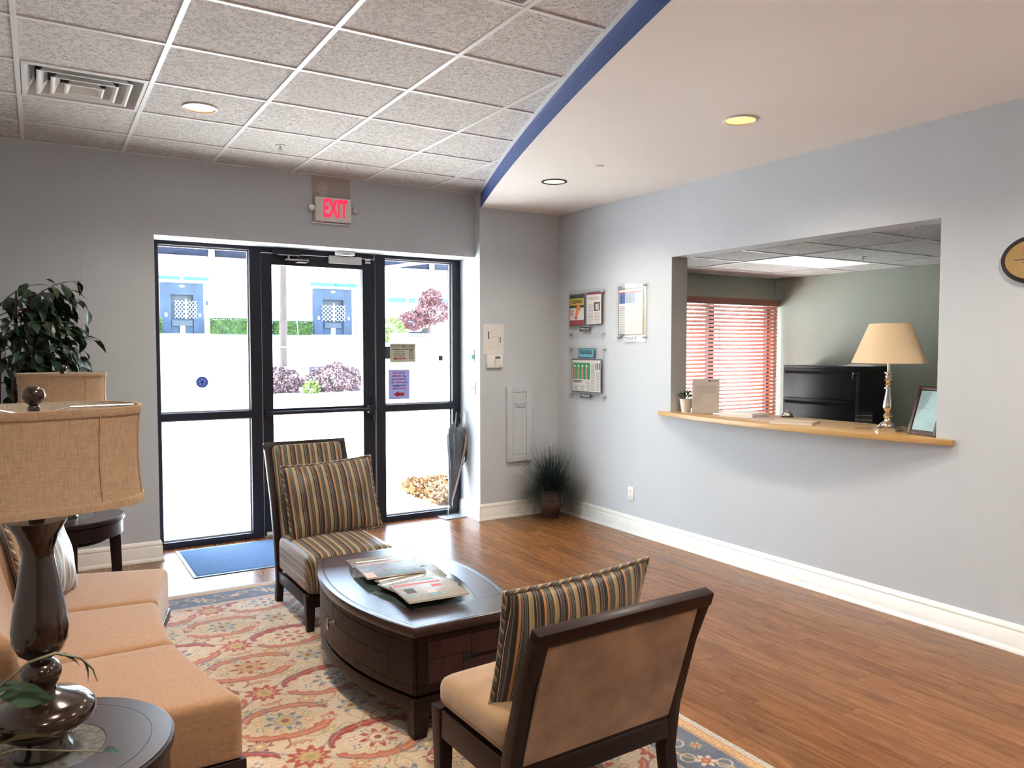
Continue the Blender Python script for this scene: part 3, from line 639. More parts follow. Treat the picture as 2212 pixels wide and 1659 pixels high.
MB().prism([(-.175, -.04), (-.145, .05), (-.165, .055), (-.105, .105), (-.075, .03), (-.105, .04), (-.135, -.04)], 0, .0008, Matrix.Translation((0, y_, 0)) @ mt).build('arrow', 'org', m1)
bs_ = []
for k in range(16): a = 2 * PI * k / 16; r_ = .030 if k % 2 else .011; bs_.append((-.155 + r_ * math.cos(a), -.035 + r_ * .7 * math.sin(a)))
MB().prism(bs_, 0, .0012, Matrix.Translation((0, y_, 0)) @ mt).build('ink_burst', 'mag', m1); printed(m1, para(-.245, -.19, -.01, .045, 5, y_ - .0004), 'red')
m2, y_ = page(t, .002, .240, -.108, .198)
B_('top_band', 'mag', m2, .013, .229, y_ - .0004, y_, .172, .187); printed(m2, para(.03, .21, .125, .155, 3, y_), 'inkgrey'); printed(m2, para(.03, .115, -.085, .09, 16, y_, .1, .45) + para(.125, .215, -.085, .01, 9, y_, .1, .45)); B_('photo', 'ink', m2, .125, .215, y_ - .0004, y_, .02, .10)
MB().box(.15, .18, y_ - .0008, y_ - .0004, .03, .085).box(.19, .20, y_ - .0008, y_ - .0004, .02, .09).build('photo_figure', 'paper', m2)
n_ = B_('name_label', 'ink', t, -.093, .067, -.026, -.0225, -.160, -.125); name_lines(n_, 'paper')
t = plaque('acrylic plaque with a single news article, nearest the reception opening', 5.158, 1.926, .40, .51)
m1, y_ = page(t, -.165, .165, -.200, .205)
B_('top_band', 'red', m1, -.150, .150, y_ - .0004, y_, .165, .176); B_('photo', 'bluepic', m1, -.150, .062, y_ - .0004, y_, .075, .165)
for k in range(5): MB().box(-.13 + k * .038, -.112 + k * .038, y_ - .0008, y_ - .0004, .085, .14 + .006 * (k % 2)).build('photo_figure', ['ink', 'bluepic', 'navy'][k % 3], m1)
printed(m1, para(-.15, -.06, -.185, .06, 16, y_, .08, .5) + para(-.045, .05, -.185, .06, 16, y_, .08, .5) + para(.065, .15, -.185, .15, 22, y_, .08, .5))
n_ = B_('name_label', 'plastic_grey', t, -.09, .06, -.026, -.0225, -.242, -.212); name_lines(n_, 'ink')
t = plaque('acrylic plaque with green page of hands under a blue title label', 5.783, 1.385, .56, .505)
m1, y_ = page(t, -.232, .222, -.185, .128)
B_('photo', 'grn', m1, -.215, .055, y_ - .0004, y_, -.063, .093)
for k in range(4):
    xx = -.185 + k * .062; MB().prism([(xx - .012, -.062), (xx + .016, -.062), (xx + .012, -.02), (xx + .016, .02), (xx + .004, .045), (xx - .01, .04), (xx - .014, 0)], 0, .0008, Matrix.Translation((0, y_, 0)) @ mt).build('hand_print', 'skin', m1)
    MB().box(xx - .010, xx + .014, y_ - .0012, y_ - .0008, .050, .072).build('price_tag', 'paper', m1)
printed(m1, para(-.2, -.05, -.095, -.07, 3, y_, .3, .7), 'ink'); printed(m1, para(-.2, -.11, -.165, -.115, 6, y_) + para(-.1, -.02, -.165, -.115, 6, y_) + para(.0, .06, -.165, -.075, 9, y_) + para(.07, .13, -.165, .085, 24, y_, .1) + para(.145, .205, -.165, .02, 18, y_, .1))
for k in range(3): MB().box(.142 + k * .024, .155 + k * .024, y_ - .0006, y_, .03, .09).build('bottle_photo', 'ink', m1)
b1 = B_('title_label', pm('label_frame', (.10, .12, .16), .5), t, -.132, .118, -.0245, -.0225, .138, .228); B_('title_card', 'cyan', b1, -.122, .108, -.0252, -.0245, .146, .220); text('FLEXIBLE', .050, 'ink', b1, -.006, .190, -.0256, sx=.92, bold=.0012)
n_ = B_('name_label', 'ink', t, -.093, .07, -.026, -.0225, -.235, -.200); name_lines(n_, 'paper')
# oval plaque at the right edge of the picture
t = thing('oval_plaque', 'oval dark wood award plaque with engraved brass face', 'plaque', (XR, 1.99, 2.068), -90)
el = lambda a, b, n=40: [(a * math.cos(q), b * math.sin(q)) for q in np.linspace(0, 2 * PI, n, endpoint=False)]
MB().prism(el(.168, .127), .0005, .022, mt).build('wood_board', 'wood', t, 0, .004); MB().prism(el(.145, .104), .022, .0235, mt).build('brass_plate', pm('brass', (.55, .36, .14), .35, .6, var=.1), t)
bz = MB(); yy = -.0237
for a, b, c, d in ((-.06, .06, .07, .072), (-.06, .06, .036, .038), (-.06, -.058, .036, .072), (.058, .06, .036, .072)): bz.box(a, b, yy - .0003, yy, c, d)
bz.build('logo_border', 'red', t); text('m', .045, 'red', t, -.02, .054, yy, sx=1.1)
for a, b, c in ((-.05, .05, .014), (-.10, .10, .0), (-.06, .06, -.014), (-.04, .04, -.028), (-.02, .02, -.04)): MB().box(a, b, yy - .0003, yy, c, c + .004).build('engraved_line', 'ink', t)

# ------------------------------------------------------------------ ceiling fixtures
M['bulb'] = pm('warm_bulb', (.9, .8, .5), .4, emit=(1.0, .50, .075), es=.85)
M['bulb_w'] = pm('soft_bulb', (.9, .85, .7), .4, emit=(1.0, .72, .38), es=.75)
M['trimring'] = pm('trim_ring', (.70, .66, .60), .35)
def downlight(label, x, y, z, pw=1.0, bulb='bulb', ring='trimring', group=None):
    t = thing('recessed_light', label, 'ceiling light', (x, y, z), 0, group)
    rb = MB(); n = 32
    pr_ = [(.100, 0), (.100, -.006), (.086, -.008), (.082, -.002), (.082, .0)]
    rb.loft([[(r * math.cos(2 * PI * i / n), r * math.sin(2 * PI * i / n), zz) for i in range(n)] for r, zz in pr_], cap=False); rb.build('trim', ring, t, smooth=50)
    MB().lathe([(.082, -.0012), (.05, -.0025), (.001, -.003)], 28).build('lamp_face', bulb, t, smooth=60)
    ld = bpy.data.lights.new('lamp_light', 'SPOT'); ld.energy = LAMP_W * pw; ld.color = LAMP_COL; ld.spot_size = R(150); ld.spot_blend = .9; ld.shadow_soft_size = .08
    lo = bpy.data.objects.new('lamp_light', ld); COL.objects.link(lo); lo.parent = t; lo.location = (0, 0, -.02)
    return t
downlight('lit recessed downlight in the tile beside the air diffuser', .858, 4.972, ZC + .0035, .8)
downlight('lit recessed downlight with yellow glow in the smooth soffit above the reception opening', 3.437, 3.122, ZS, .8)
downlight('small lit recessed downlight in the soffit corner near the blue edge', 3.454, 5.008, ZS, .8, 'bulb_w', 'black')
for x_, y_, z_ in ((.858, 3.10, ZC + .0035), (.858, 1.25, ZC + .0035), (3.44, 1.2, ZS), (.3, -.7, ZC + .13), (2.9, -.8, ZS), (1.1, -2.5, ZC + .13), (3.2, -2.6, ZS)):
    downlight('recessed downlight in the row behind the picture', x_, y_, z_, 1.25, group='downlights behind the camera')
t = thing('sprinkler_cover', 'small flat round cover plate in the smooth soffit', 'sprinkler', (3.438, 4.428, ZS))
MB().lathe([(.038, 0), (.038, -.004), (.036, -.007), (.001, -.008)], 24).build('cover', 'white', t, smooth=40)
def sprinkler(label, x, y, z):
    t = thing('fire_sprinkler', label, 'sprinkler', (x, y, z))
    MB().lathe([(.036, 0), (.034, -.004), (.012, -.008)], 20).build('escutcheon', 'metal', t, smooth=40)
    MB().lathe([(.008, -.008), (.008, -.022), (.004, -.03)], 12).build('nozzle', 'metal', t, smooth=40)
    for s_ in (-1, 1): MB().tube([(s_ * .010, 0, -.02), (s_ * .012, 0, -.034), (s_ * .003, 0, -.045)], .002, 6).build('yoke_arm', 'metal', t)
    MB().lathe([(.015, -.046), (.014, -.048), (.001, -.048)], 14).build('deflector', 'metal', t)
sprinkler('metal fire sprinkler head hanging from the tiled ceiling above the exit sign', 1.50, 5.60, ZC + .006)
sprinkler('fire sprinkler head on the reception office ceiling', 6.72, 4.56, OZC + .006)
# square supply diffuser
t = thing('air_diffuser', 'white square three cone air diffuser in the ceiling grid', 'air vent', (VENT[0] + .3085, VENT[1] + .303, ZC))
def sq(r, z): return [(-r, -r, z), (r, -r, z), (r, r, z), (-r, r, z)]
MB().loft([sq(.293, .006), sq(.293, -.001), sq(.275, -.001), sq(.235, .075), sq(.232, .085)], cap=False).build('outer_cone', 'white', t)
B_('plenum', 'dark', t, -.23, .23, -.23, .23, .085, .10)
for k, (a, b, z0, z1) in enumerate(((.215, .175, -.004, .05), (.150, .115, -.010, .045), (.085, .06, -.016, .03))):
    MB().loft([sq(a + .010, z0), sq(a, z0 - .002), sq(b, z1), sq(b - .003, z1), sq(a - .012, z0 + .004), sq(a, z0 - .002)], cap=False).build('cone', 'white', t)
MB().loft([sq(.058, .032), sq(.03, .036)]).build('centre_plate', 'white', t)
t = thing('return_grille', 'dark egg crate return air grille at the top edge of the ceiling', 'air vent', (GRILLE[0] + .308, GRILLE[1] + .303, ZC))
mb = MB().loft([sq(.295, .002), sq(.275, .002), sq(.275, .012), sq(.295, .012)], cap=False, closed=True); mb.build('frame', 'grid', t)
B_('shadow_box', 'dark', t, -.275, .275, -.275, .275, .016, .0195)
mb = MB()
for k in range(-16, 17): mb.box(k * .0165 - .001, k * .0165 + .001, -.275, .275, .002, .012)
for k in range(-16, 17): mb.box(-.275, .275, k * .0165 - .001, k * .0165 + .001, .004, .011)
mb.build('louvre_lattice', 'plastic_grey', t, kind='stuff')
# ------------------------------------------------------------------ reception counter and what stands on it
CT = 1.095
arc = []
for q in np.linspace(0, 1, 33):
    y = 4.80 + (2.385 - 4.80) * q; arc.append((4.355 - .148 * (1 - (2 * q - 1) ** 2), y))
o = MB().prism(arc + [(XR - .002, 2.385), (XR - .002, HY0 + .004), (4.86, HY0 + .004), (4.86, HY1 - .004), (XR - .002, HY1 - .004), (XR - .002, 4.80)], CT - .032, CT).build('reception_counter', 'oak', None, 0, .0015)
tag(o, 'curved oak laminate counter top set in the wall opening', 'counter')
# table lamp with cream cone shade
t = thing('counter_lamp', 'nickel candlestick lamp with cream cone shade on the reception counter', 'table lamp', (4.50, 2.862, CT))
MB().lathe([(.088, 0), (.088, .010), (.080, .014), (.082, .020), (.070, .030), (.050, .036), (.045, .048), (.024, .062), (.018, .078)], 40).build('foot', 'chrome', t, smooth=40)
MB().lathe([(.018, .078), (.026, .088), (.030, .098), (.020, .110), (.014, .118), (.022, .128), (.030, .150), (.026, .185), (.017, .235), (.014, .262), (.024, .266), (.024, .272), (.014, .278), (.021, .290), (.015, .300), (.018, .310), (.026, .318), (.016, .330), (.020, .345), (.013, .356), (.026, .362), (.026, .367), (.010, .372), (.010, .44)], 36).build('stem', 'chrome', t, smooth=40)
sh = MB(); n = 48
sh.loft([[(r * math.cos(2 * PI * i / n), r * math.sin(2 * PI * i / n), z) for i in range(n)] for r, z in ((.217, .425), (.118, .668), (.115, .668), (.214, .425))], closed=True); sh.build('lamp_shade', 'shade_cream', t, smooth=40)
MB().lathe([(.03, .44), (.03, .52), (.015, .55), (.001, .56)], 16).build('bulb', 'plastic', t, smooth=50)
MB().tube([(.0, 0, .66), (.115, 0, .664)], .002, 6).tube([(0, 0, .66), (-.115, 0, .664)], .002, 6).build('shade_fitter', 'metal', t)
# framed certificate leaning on its strut
t = thing('certificate_frame', 'dark wood frame with pale blue certificate at the right end of the counter', 'picture frame', (4.465, 2.625, CT))
t.rotation_euler = (0, 0, R(-104))
tl = Matrix.Rotation(R(-17), 4, 'X')
def tb(mb, *a): return mb.box(*a, tl)
W2, Hh, bw = .105, .30, .022
mb = MB(); tb(mb, -W2, -W2 + bw, -.010, .010, 0, Hh); tb(mb, W2 - bw, W2, -.010, .010, 0, Hh); tb(mb, -W2 + bw, W2 - bw, -.010, .010, 0, bw); tb(mb, -W2 + bw, W2 - bw, -.010, .010, Hh - bw, Hh)
mb.build('frame', pm('frame_wood', (.075, .035, .024), .35), t, 0, .003)
mb = MB(); tb(mb, -W2 + bw, W2 - bw, -.004, .006, bw, Hh - bw); mb.build('backing', 'ink', t)
mb = MB(); tb(mb, -W2 + bw + .006, W2 - bw - .004, -.005, -.004, bw + .006, Hh - bw - .008); mb.build('certificate', pm('cert_paper', (.42, .62, .66), .12, var=.05, coat=.5), t)
mb = MB()
for k, (a, b, z) in enumerate(((-.04, .045, .262), (-.02, .04, .253), (-.01, .03, .244), (-.065, -.03, .232), (-.065, -.04, .222), (-.065, .01, .16), (-.065, -.01, .10), (.03, .06, .07), (.03, .06, .06), (-.065, -.03, .045))): tb(mb, a, b, -.0054, -.005, z, z + .003)
mb.build('printed_text', 'inkgrey', t)
MB().tube([tl @ Vector((.02, .010, .22)), (.03, .13, .002)], .003, 6).build('strut', 'ink', t)
# tiered clear card holder
t = thing('card_holder', 'clear acrylic tiered business card holder beside the lamp foot', 'card holder', (4.50, 3.03, CT), -60)
for k in range(4):
    z = k * .026; B_('tier', 'acrylic', t, -.05, .05, -.045 + k * .022, -.0425 + k * .022, 0, .035 + z); B_('shelf', 'acrylic', t, -.05, .05, -.0425 + k * .022, -.023 + k * .022, .004 + z, .006 + z)
    pass
# booklets
def booklet(name, label, x, y, w, d, h, rz, mat, z=CT):
    t = thing(name, label, 'booklet', (x, y, z), rz)
    B_('pages', 'paper', t, -w / 2 + .001, w / 2 - .002, -d / 2 + .001, d / 2 - .001, .001, h - .001)
    B_('cover', mat, t, -w / 2, w / 2, -d / 2, d / 2, h - .001, h, .0003); B_('back_cover', mat, t, -w / 2, w / 2, -d / 2, d / 2, 0, .001)
    return t
M['bk1'] = pm('booklet_tan', (.55, .47, .34), .4, var=.12, vscale=30); M['bk2'] = pm('booklet_mauve', (.45, .33, .30), .4, var=.15, vscale=25)
booklet('booklet', 'thick tan booklet lying at the front of the counter', 4.43, 3.50, .22, .28, .018, 24, 'bk1')
booklet('booklet', 'thin mauve magazine lying behind the tan booklet', 4.50, 3.76, .22, .28, .008, 14, 'bk2')
t = thing('paper_pile', 'flat pile of white paper next to the standing letter', 'paper', (4.56, 4.06, CT), 8)
B_('lower_sheets', 'paper', t, -.11, .11, -.14, .14, 0, .022); B_('upper_sheets', 'white', t, -.108, .105, -.135, .138, .022, .034)
# standing letter in an acrylic holder
t = thing('letter_stand', 'printed letter standing in a clear acrylic holder by the small plant', 'sign', (4.475, 4.385, CT), -52)
tl = Matrix.Rotation(R(-9), 4, 'X')
B_('foot', 'acrylic', t, -.108, .108, -.04, .06, 0, .003)
mb = MB(); tb(mb, -.108, .108, -.004, -.002, .003, .28); mb.build('front_panel', 'acrylic', t)
mb = MB(); tb(mb, -.106, .106, -.001, 0, .006, .278); mb.build('letter', pm('letter_paper', (.60, .52, .46), .6), t)
mb = MB()
for a, b, z, h in [(-.085, .085, .222 - .0055 * k, .002) for k in range(5)] + [(-.085, .08, .190 - .0055 * k, .002) for k in range(6)] + [(-.088, -.03, .150 - .012 * k, .002) for k in range(8)] + [(-.06, -.015, .138, .004), (.0, .06, .085, .0025), (.0, .05, .055, .0025), (-.02, .02, .245, .002), (-.09, .01, .022, .0015)]: tb(mb, a, b, -.0016, -.0010, z, z + h)
mb.build('printed_text', 'inkgrey', t)
lg = text('FORTIS', .017, 'ink', t, .066, .262, 0); lg.data.transform(Matrix.Translation((0, -.0012, 0)) @ tl); mb = MB(); tb(mb, .022, .034, -.0016, -.001, .254, .268); mb.build('logo_block', 'ink', t)
# succulent
t = thing('succulent_pot', 'little green succulent in a white pot at the left end of the counter', 'potted plant', (4.465, 4.585, CT))
MB().lathe([(.036, 0), (.052, .105), (.053, .108), (.048, .108), (.046, .095), (.001, .094)], 28).build('pot', pm('pot_cream', (.76, .72, .66), .5), t, smooth=40)
lm = MB(); lm.add([(0, 0, 0), (.009, .018, .004), (.008, .036, .005), (0, .058, 0), (-.008, .036, .005), (-.009, .018, .004), (0, .018, -.003), (0, .036, -.002)], [(0, 1, 6), (1, 2, 7, 6), (2, 3, 7), (0, 6, 5), (6, 7, 4, 5), (7, 3, 4)])
M['succ'] = pm('succulent_leaf', (.05, .10, .055), .45, var=.5, vscale=20)
src = lm.build('leaf', 'succ', t, smooth=60); src.location = (0, 0, .11)
for k in range(34):
    a = k * 2.4; r_ = .034 * math.sqrt(k / 34); inst(src, t, (r_ * math.cos(a), r_ * math.sin(a), .105 + .045 * (1 - k / 34)), (R(random.uniform(-5, 60)), R(random.uniform(-20, 20)), a - PI / 2 + random.uniform(-.3, .3)), [random.uniform(.7, 1.15)] * 3)
# call bell
t = thing('call_bell', 'small shiny service bell at the inner edge of the counter', 'bell', (4.80, 3.86, CT))
MB().lathe([(.045, 0), (.045, .008), (.040, .010)], 24).build('base', 'ink', t, smooth=40)
MB().lathe([(.040, .012), (.036, .030), (.022, .044), (.004, .048)], 24).build('dome', 'chrome', t, smooth=60); MB().lathe([(.004, .048), (.006, .056), (.001, .060)], 12).build('button', 'chrome', t, smooth=60)
# lateral file cabinet in the office
t = thing('file_cabinet', 'black lateral file cabinet against the far office wall', 'cabinet', (7.40, 5.525, 0), -90)
cw = .985
M['cab'] = pm('black_enamel', (.011, .013, .019), .32, var=.1)
B_('body', 'cab', t, -cw / 2, cw / 2, .018, .535, .03, 1.395); B_('top', 'cab', t, -cw / 2, cw / 2, 0, .54, 1.395, 1.42, .003); B_('plinth', 'ink', t, -cw / 2 + .02, cw / 2 - .02, .03, .52, 0, .03)
for k in range(4):
    z1 = 1.388 - k * .340; dw = B_('drawer', 'cab', t, -cw / 2 + .004, cw / 2 - .045, -.004, .018, z1 - .334, z1, .003)
    MB().box(-cw / 2 + .03, cw / 2 - .06, -.012, -.004, z1 - .062, z1 - .028).build('handle', 'dark', dw, 0, .003); MB().box(-cw / 2 + .03, cw / 2 - .06, -.020, -.004, z1 - .068, z1 - .061).build('handle_lip', 'cab', dw)
B_('side_strip', 'cab', t, cw / 2 - .042, cw / 2, -.006, .018, .04, 1.36)
lk = MB().lathe([(.012, 0), (.012, .01)], 14, (0, 0, 0), Matrix.Translation((cw / 2 - .07, -.004, 1.345)) @ Matrix.Rotation(R(90), 4, 'X')).build('lock', 'metal', t)
MB().box(cw / 2 - .074, cw / 2 - .066, -.028, -.026, 1.29, 1.345).build('key', 'metal', lk)
for z_ in (1.32, .98): MB().lathe([(.011, 0), (.011, .006)], 12, (0, 0, 0), Matrix.Translation((cw / 2, .06, z_)) @ Matrix.Rotation(R(90), 4, 'Y')).build('side_bolt', 'cab', t)
t = thing('loose_papers', 'few loose papers lying on top of the black cabinet', 'paper', (7.62, 5.18, 1.42), 12)
mb = MB().add([(-.12, -.15, 0), (.1, -.15, .002), (.12, .15, .022), (-.1, .16, .004), (0, 0, .028)], [(0, 1, 4), (1, 2, 4), (2, 3, 4), (3, 0, 4)]); mb.build('sheet', 'paper', t)
mb = MB().box(-.14, .08, -.1, .2, 0, .003); mb.build('sheet', 'white', t)
# wooden venetian blind
t = thing('venetian_blind', 'reddish brown wooden venetian blind on the office window', 'blind', (7.005, OYF - .05, 0))
bw = 1.83; x0, x1 = -bw / 2, bw / 2
B_('valance', 'blind', t, x0, x1, -.045, .03, 2.135, 2.215, .004)
sm_ = MB(); sm_.prism([(-.025, -.0014), (0, .0016), (.025, -.0014), (.025, .0012), (0, .0042), (-.025, .0012)], x0 + .01, x1 - .01, Matrix.Rotation(R(90), 4, 'Y') @ Matrix.Rotation(R(90), 4, 'Z'))
s0 = sm_.build('slat', 'blind', t); s0.location = (0, 0, 2.112); s0.rotation_euler = (R(-36), 0, 0)
for k in range(1, 34): inst(s0, t, (0, 0, 2.112 - k * .0455), (R(-36), 0, 0))
B_('bottom_rail', 'blind', t, x0 + .01, x1 - .01, -.025, .025, .570, .590, .003)
for x_ in (-.75, -.13, .40, .80):
    MB().tube([(x_, -.027, .58), (x_, -.027, 2.14)], .0015, 5).tube([(x_, .027, .58), (x_, .027, 2.14)], .0015, 5).build('ladder_cord', 'blind', t)
MB().tube([(.84, -.05, 2.13), (.842, -.052, 1.5), (.84, -.05, 1.25)], .003, 6).build('tilt_wand', 'blind', t)

# ------------------------------------------------------------------ rug (pattern woven as colour per knot)
RX0, RX1, RY0, RY1, RT = .212, 2.362, 1.62, 5.345, .012
STEP = .005
nx = int((RX1 - RX0) / STEP) + 1; ny = int((RY1 - RY0) / STEP) + 1
gx, gy = np.meshgrid(np.linspace(RX0, RX1, nx), np.linspace(RY0, RY1, ny))
wob = lambda a, b, s: np.sin(a * gx + b * gy + s)
px = gx + .008 * wob(9, 5, 1) + .004 * wob(31, -17, 2); py = gy + .008 * wob(-6, 10, 3) + .004 * wob(19, 29, 5)
base = np.array([.575, .44, .305]); img = np.ones((ny, nx, 3)) * base
tone = (.5 + .5 * np.sin(gy * 2.3 + .6) * np.sin(gx * 3.1))[..., None]
img = img * (.94 + .08 * tone)
RED = np.array([.36, .04, .026]); RUST = np.array([.50, .17, .085]); BLU = np.array([.12, .15, .21]); DBL = np.array([.075, .085, .115]); GOLD = np.array([.50, .35, .13]); OLV = np.array([.33, .28, .14]); WINE = np.array([.22, .05, .05]); CRM = np.array([.66, .54, .40])
def paint(mask, col, a=.92):
    m_ = np.clip(mask, 0, 1)[..., None] * a; img[:] = img * (1 - m_) + col * m_
def soft(d, w=.004): return np.clip(.5 - d / w, 0, 1)
PX_, PY_ = .60, .66
def cell(ox, oy):
    u = (px - RX1 - ox * PX_) / PX_; v = (py - RY0 - oy * PY_) / PY_
    iu = np.round(u); iv = np.round(v); return (u - iu) * PX_, (v - iv) * PY_, iu, iv
def rosette(x, y, r, n, petal, centre, core, ph=0, depth=.28):
    rr = np.hypot(x, y); th = np.arctan2(y, x)
    paint(soft(rr - r * (1 - depth + depth * np.cos(n * th + ph)), .006), petal)
    paint(soft(rr - r * .62, .006) * soft(.46 * r - rr, .006) * (np.cos(n * th + ph) > .1), CRM, .55)
    paint(soft(rr - r * .45, .005), centre); paint(soft(rr - r * .2, .004), core)
def arcleaf(x, y, a, b, th0, th1, wd, col, edge, teeth=10):
    rr = np.hypot(x / a, y / b); th = np.arctan2(y / b, x / a); md = (th0 + th1) / 2; hl = (th1 - th0) / 2
    dt = np.abs((th - md + PI) % (2 * PI) - PI); taper = np.clip(1 - (dt / hl) ** 2, 0, 1) ** .6
    saw = .012 * np.clip(np.sin(th * teeth) , 0, 1)
    d = np.abs(rr - 1) * min(a, b) - wd * taper - saw * (rr < 1); inside = dt < hl
    paint(soft(d, .005) * inside, edge); paint(soft(d + .007, .004) * inside, col); paint(soft(np.abs(rr - 1.0) * min(a, b) - .0025, .003) * inside * (dt < hl * .8), CRM, .3)
for k, (ox, oy) in enumerate(((0, 0), (.5, .5))):
    x, y, iu, iv = cell(ox, oy)
    big = (np.mod(iu + iv, 2) == 0)
    lobes = np.hypot(x / .19, y / .135)
    paint(soft((lobes - .80) * .135, .006), GOLD if k else CRM, .38)
    arcleaf(x, y, .205, .148, R(12), R(174), .023, RED if k == 0 else RUST, WINE, 13)
    arcleaf(x, y, .205, .148, R(192), R(354), .023, RUST, RED, 13)
    rosette(x, y, .090, 8, np.where(big[..., None], RED, BLU), GOLD if k else CRM, WINE, .2)
    for q in range(8):
        a = q * PI / 4 + .3; rosette(x - .118 * math.cos(a), y - .085 * math.sin(a), .021, 4, RUST if q % 2 else BLU, CRM, CRM, q)
x, y, iu, iv = cell(.5, 0)
rosette(x, y, .088, 10, RED, GOLD, OLV, 0, .16); 
for s_ in (-1, 1):
    d = np.abs(y - s_ * x * .75 ) * .8; paint(soft(d - .004, .004) * (np.abs(x) < .22) * (np.hypot(x, y) > .085), BLU, .75)
    arcleaf(x - s_ * .0, y, .12, .125, R(60) + (s_ > 0) * PI, R(120) + (s_ > 0) * PI, .010, OLV, RUST, 22)
x, y, iu, iv = cell(0, .5)
rosette(x, y, .066, 6, BLU, GOLD, WINE, .5); rosette(x - .12, y - .065, .040, 5, WINE, CRM, RED); rosette(x + .12, y + .065, .040, 5, RUST, CRM, BLU); rosette(x + .10, y - .085, .032, 5, BLU, GOLD, RED); rosette(x - .10, y + .085, .032, 5, OLV, CRM, RED)
for s_ in (-1, 1):
    d = np.abs(x - s_ * .035 * np.sin(y * 22)); paint(soft(d - .004, .004) * (np.abs(y) < .18) * (np.hypot(x, y) > .06), OLV, .8)
for ox, oy, r_, cl in ((.25, .25, .052, WINE), (.75, .25, .046, OLV), (.25, .75, .046, BLU), (.75, .75, .052, RUST)):
    x, y, iu, iv = cell(ox, oy)
    rosette(x, y, r_, 7, cl, GOLD, CRM, ox * 9, .3)
    for s_ in (-1, 1):
        d = np.abs(np.hypot(x - s_ * .075, y + s_ * .02) - .042) - .0045; paint(soft(d, .004) * (s_ * (x + y) > .02), cl * .9 + .03, .85)
# border
dx = np.minimum(gx - RX0, RX1 - gx); dy = np.minimum(gy - RY0, RY1 - gy); dd = np.minimum(dx, dy)
al = np.where(dx < dy, gy, gx)
B0, B1 = .085, .30
paint((dd < B1 + .045).astype(float), CRM * .86, 1); paint(soft(np.abs(dd - B1 - .04) - .004), RED, .85); paint(soft(np.abs(dd - B1 - .012) - .003), BLU, .8)
paint(soft(np.abs((dd - B1 - .024) - .006 * np.sin(al * 95)) - .003), RUST, .8)
paint(soft(dd - B1, .004) * soft(B0 - dd, .004), DBL * 1.5, 1)
bc = (B0 + B1) / 2
vine = dd - bc - .055 * np.sin(al * 2 * PI / .42)
paint(soft(np.abs(vine) - .006, .004) * (np.abs(dd - bc) < .1), GOLD * .9, .9)
for off, col, r_ in ((0, CRM, .045), (.21, RUST, .042), (.105, GOLD, .028), (.315, BLU * 1.5, .028)):
    al2 = (al - off + .21) % .42 - .21; rosette(al2, dd - bc - (.0 if off in (0, .21) else .055 * math.sin(2 * PI * off / .42) * -.9), r_, 6, col, RED if off != .21 else CRM, GOLD)
for off in (.05, .16, .26, .37):
    al2 = (al - off + .21) % .42 - .21; d = np.abs(np.hypot(al2, dd - bc - .05 * math.cos(off * 9)) - .03) - .004; paint(soft(d, .004) * (np.abs(dd - bc) < .1), CRM * .85, .8)
paint(soft(dd - B0, .003), GOLD * .95 + .06, 1); paint(soft(np.abs(dd - .078) - .003), RED, .9); paint(soft(np.abs(dd - .058 - .006 * np.sin(al * 110)) - .0035), RUST, .8); paint(soft(np.abs(dd - .040) - .003), RED * 1.1, .85)
paint(soft(dd - .032, .003), np.array([.44, .41, .35]), 1)
img *= (.93 + .10 * np.sin(gy * 7.3 + 1.5 * np.sin(gx * 2.1)) * np.sin(gy * 3.1 + gx * 1.3))[..., None]
img *= (1 + .10 * RNG.standard_normal((ny, nx, 1)))
img *= (.95 + .05 * np.sin(gy * 260))[..., None]
zz = np.full((ny, nx), RT) + .0006 * RNG.standard_normal((ny, nx)); zz[0, :] = zz[-1, :] = 0; zz[:, 0] = zz[:, -1] = 0
V = np.stack([gx, gy, zz], -1).reshape(-1, 3).astype(np.float32)
ii = (np.arange(ny - 1)[:, None] * nx + np.arange(nx - 1)[None, :]).ravel()
F = np.stack([ii, ii + 1, ii + nx + 1, ii + nx], 1).astype(np.int32)
me = bpy.data.meshes.new('rug'); me.vertices.add(len(V)); me.vertices.foreach_set('co', V.ravel()); me.loops.add(F.size); me.loops.foreach_set('vertex_index', F.ravel())
me.polygons.add(len(F)); me.polygons.foreach_set('loop_start', np.arange(0, F.size, 4, dtype=np.int32)); me.update(calc_edges=True)
ca_ = me.color_attributes.new('weave', 'FLOAT_COLOR', 'POINT'); ca_.data.foreach_set('color', np.concatenate([np.clip(img, 0, 1).reshape(-1, 3), np.ones((nx * ny, 1))], 1).astype(np.float32).ravel())
me.polygons.foreach_set('use_smooth', np.ones(len(F), dtype=bool))
m, N, L, Bs = nodes('wool_rug'); at = N.new('ShaderNodeAttribute'); at.attribute_name = 'weave'; L.new(at.outputs['Color'], Bs.inputs['Base Color']); Bs.inputs['Roughness'].default_value = .95; Bs.inputs['Sheen Weight'].default_value = .3; Bs.inputs['Specular IOR Level'].default_value = .1
tc = N.new('ShaderNodeTexCoord'); nz = noise(N, L, tc.outputs['Object'], 330, 3); bump(N, L, nz.outputs[0], Bs, .5, .003); me.materials.append(m)
rug = link('area_rug', me); tag(rug, 'cream oriental area rug with red blue floral lattice and dark border', 'rug')
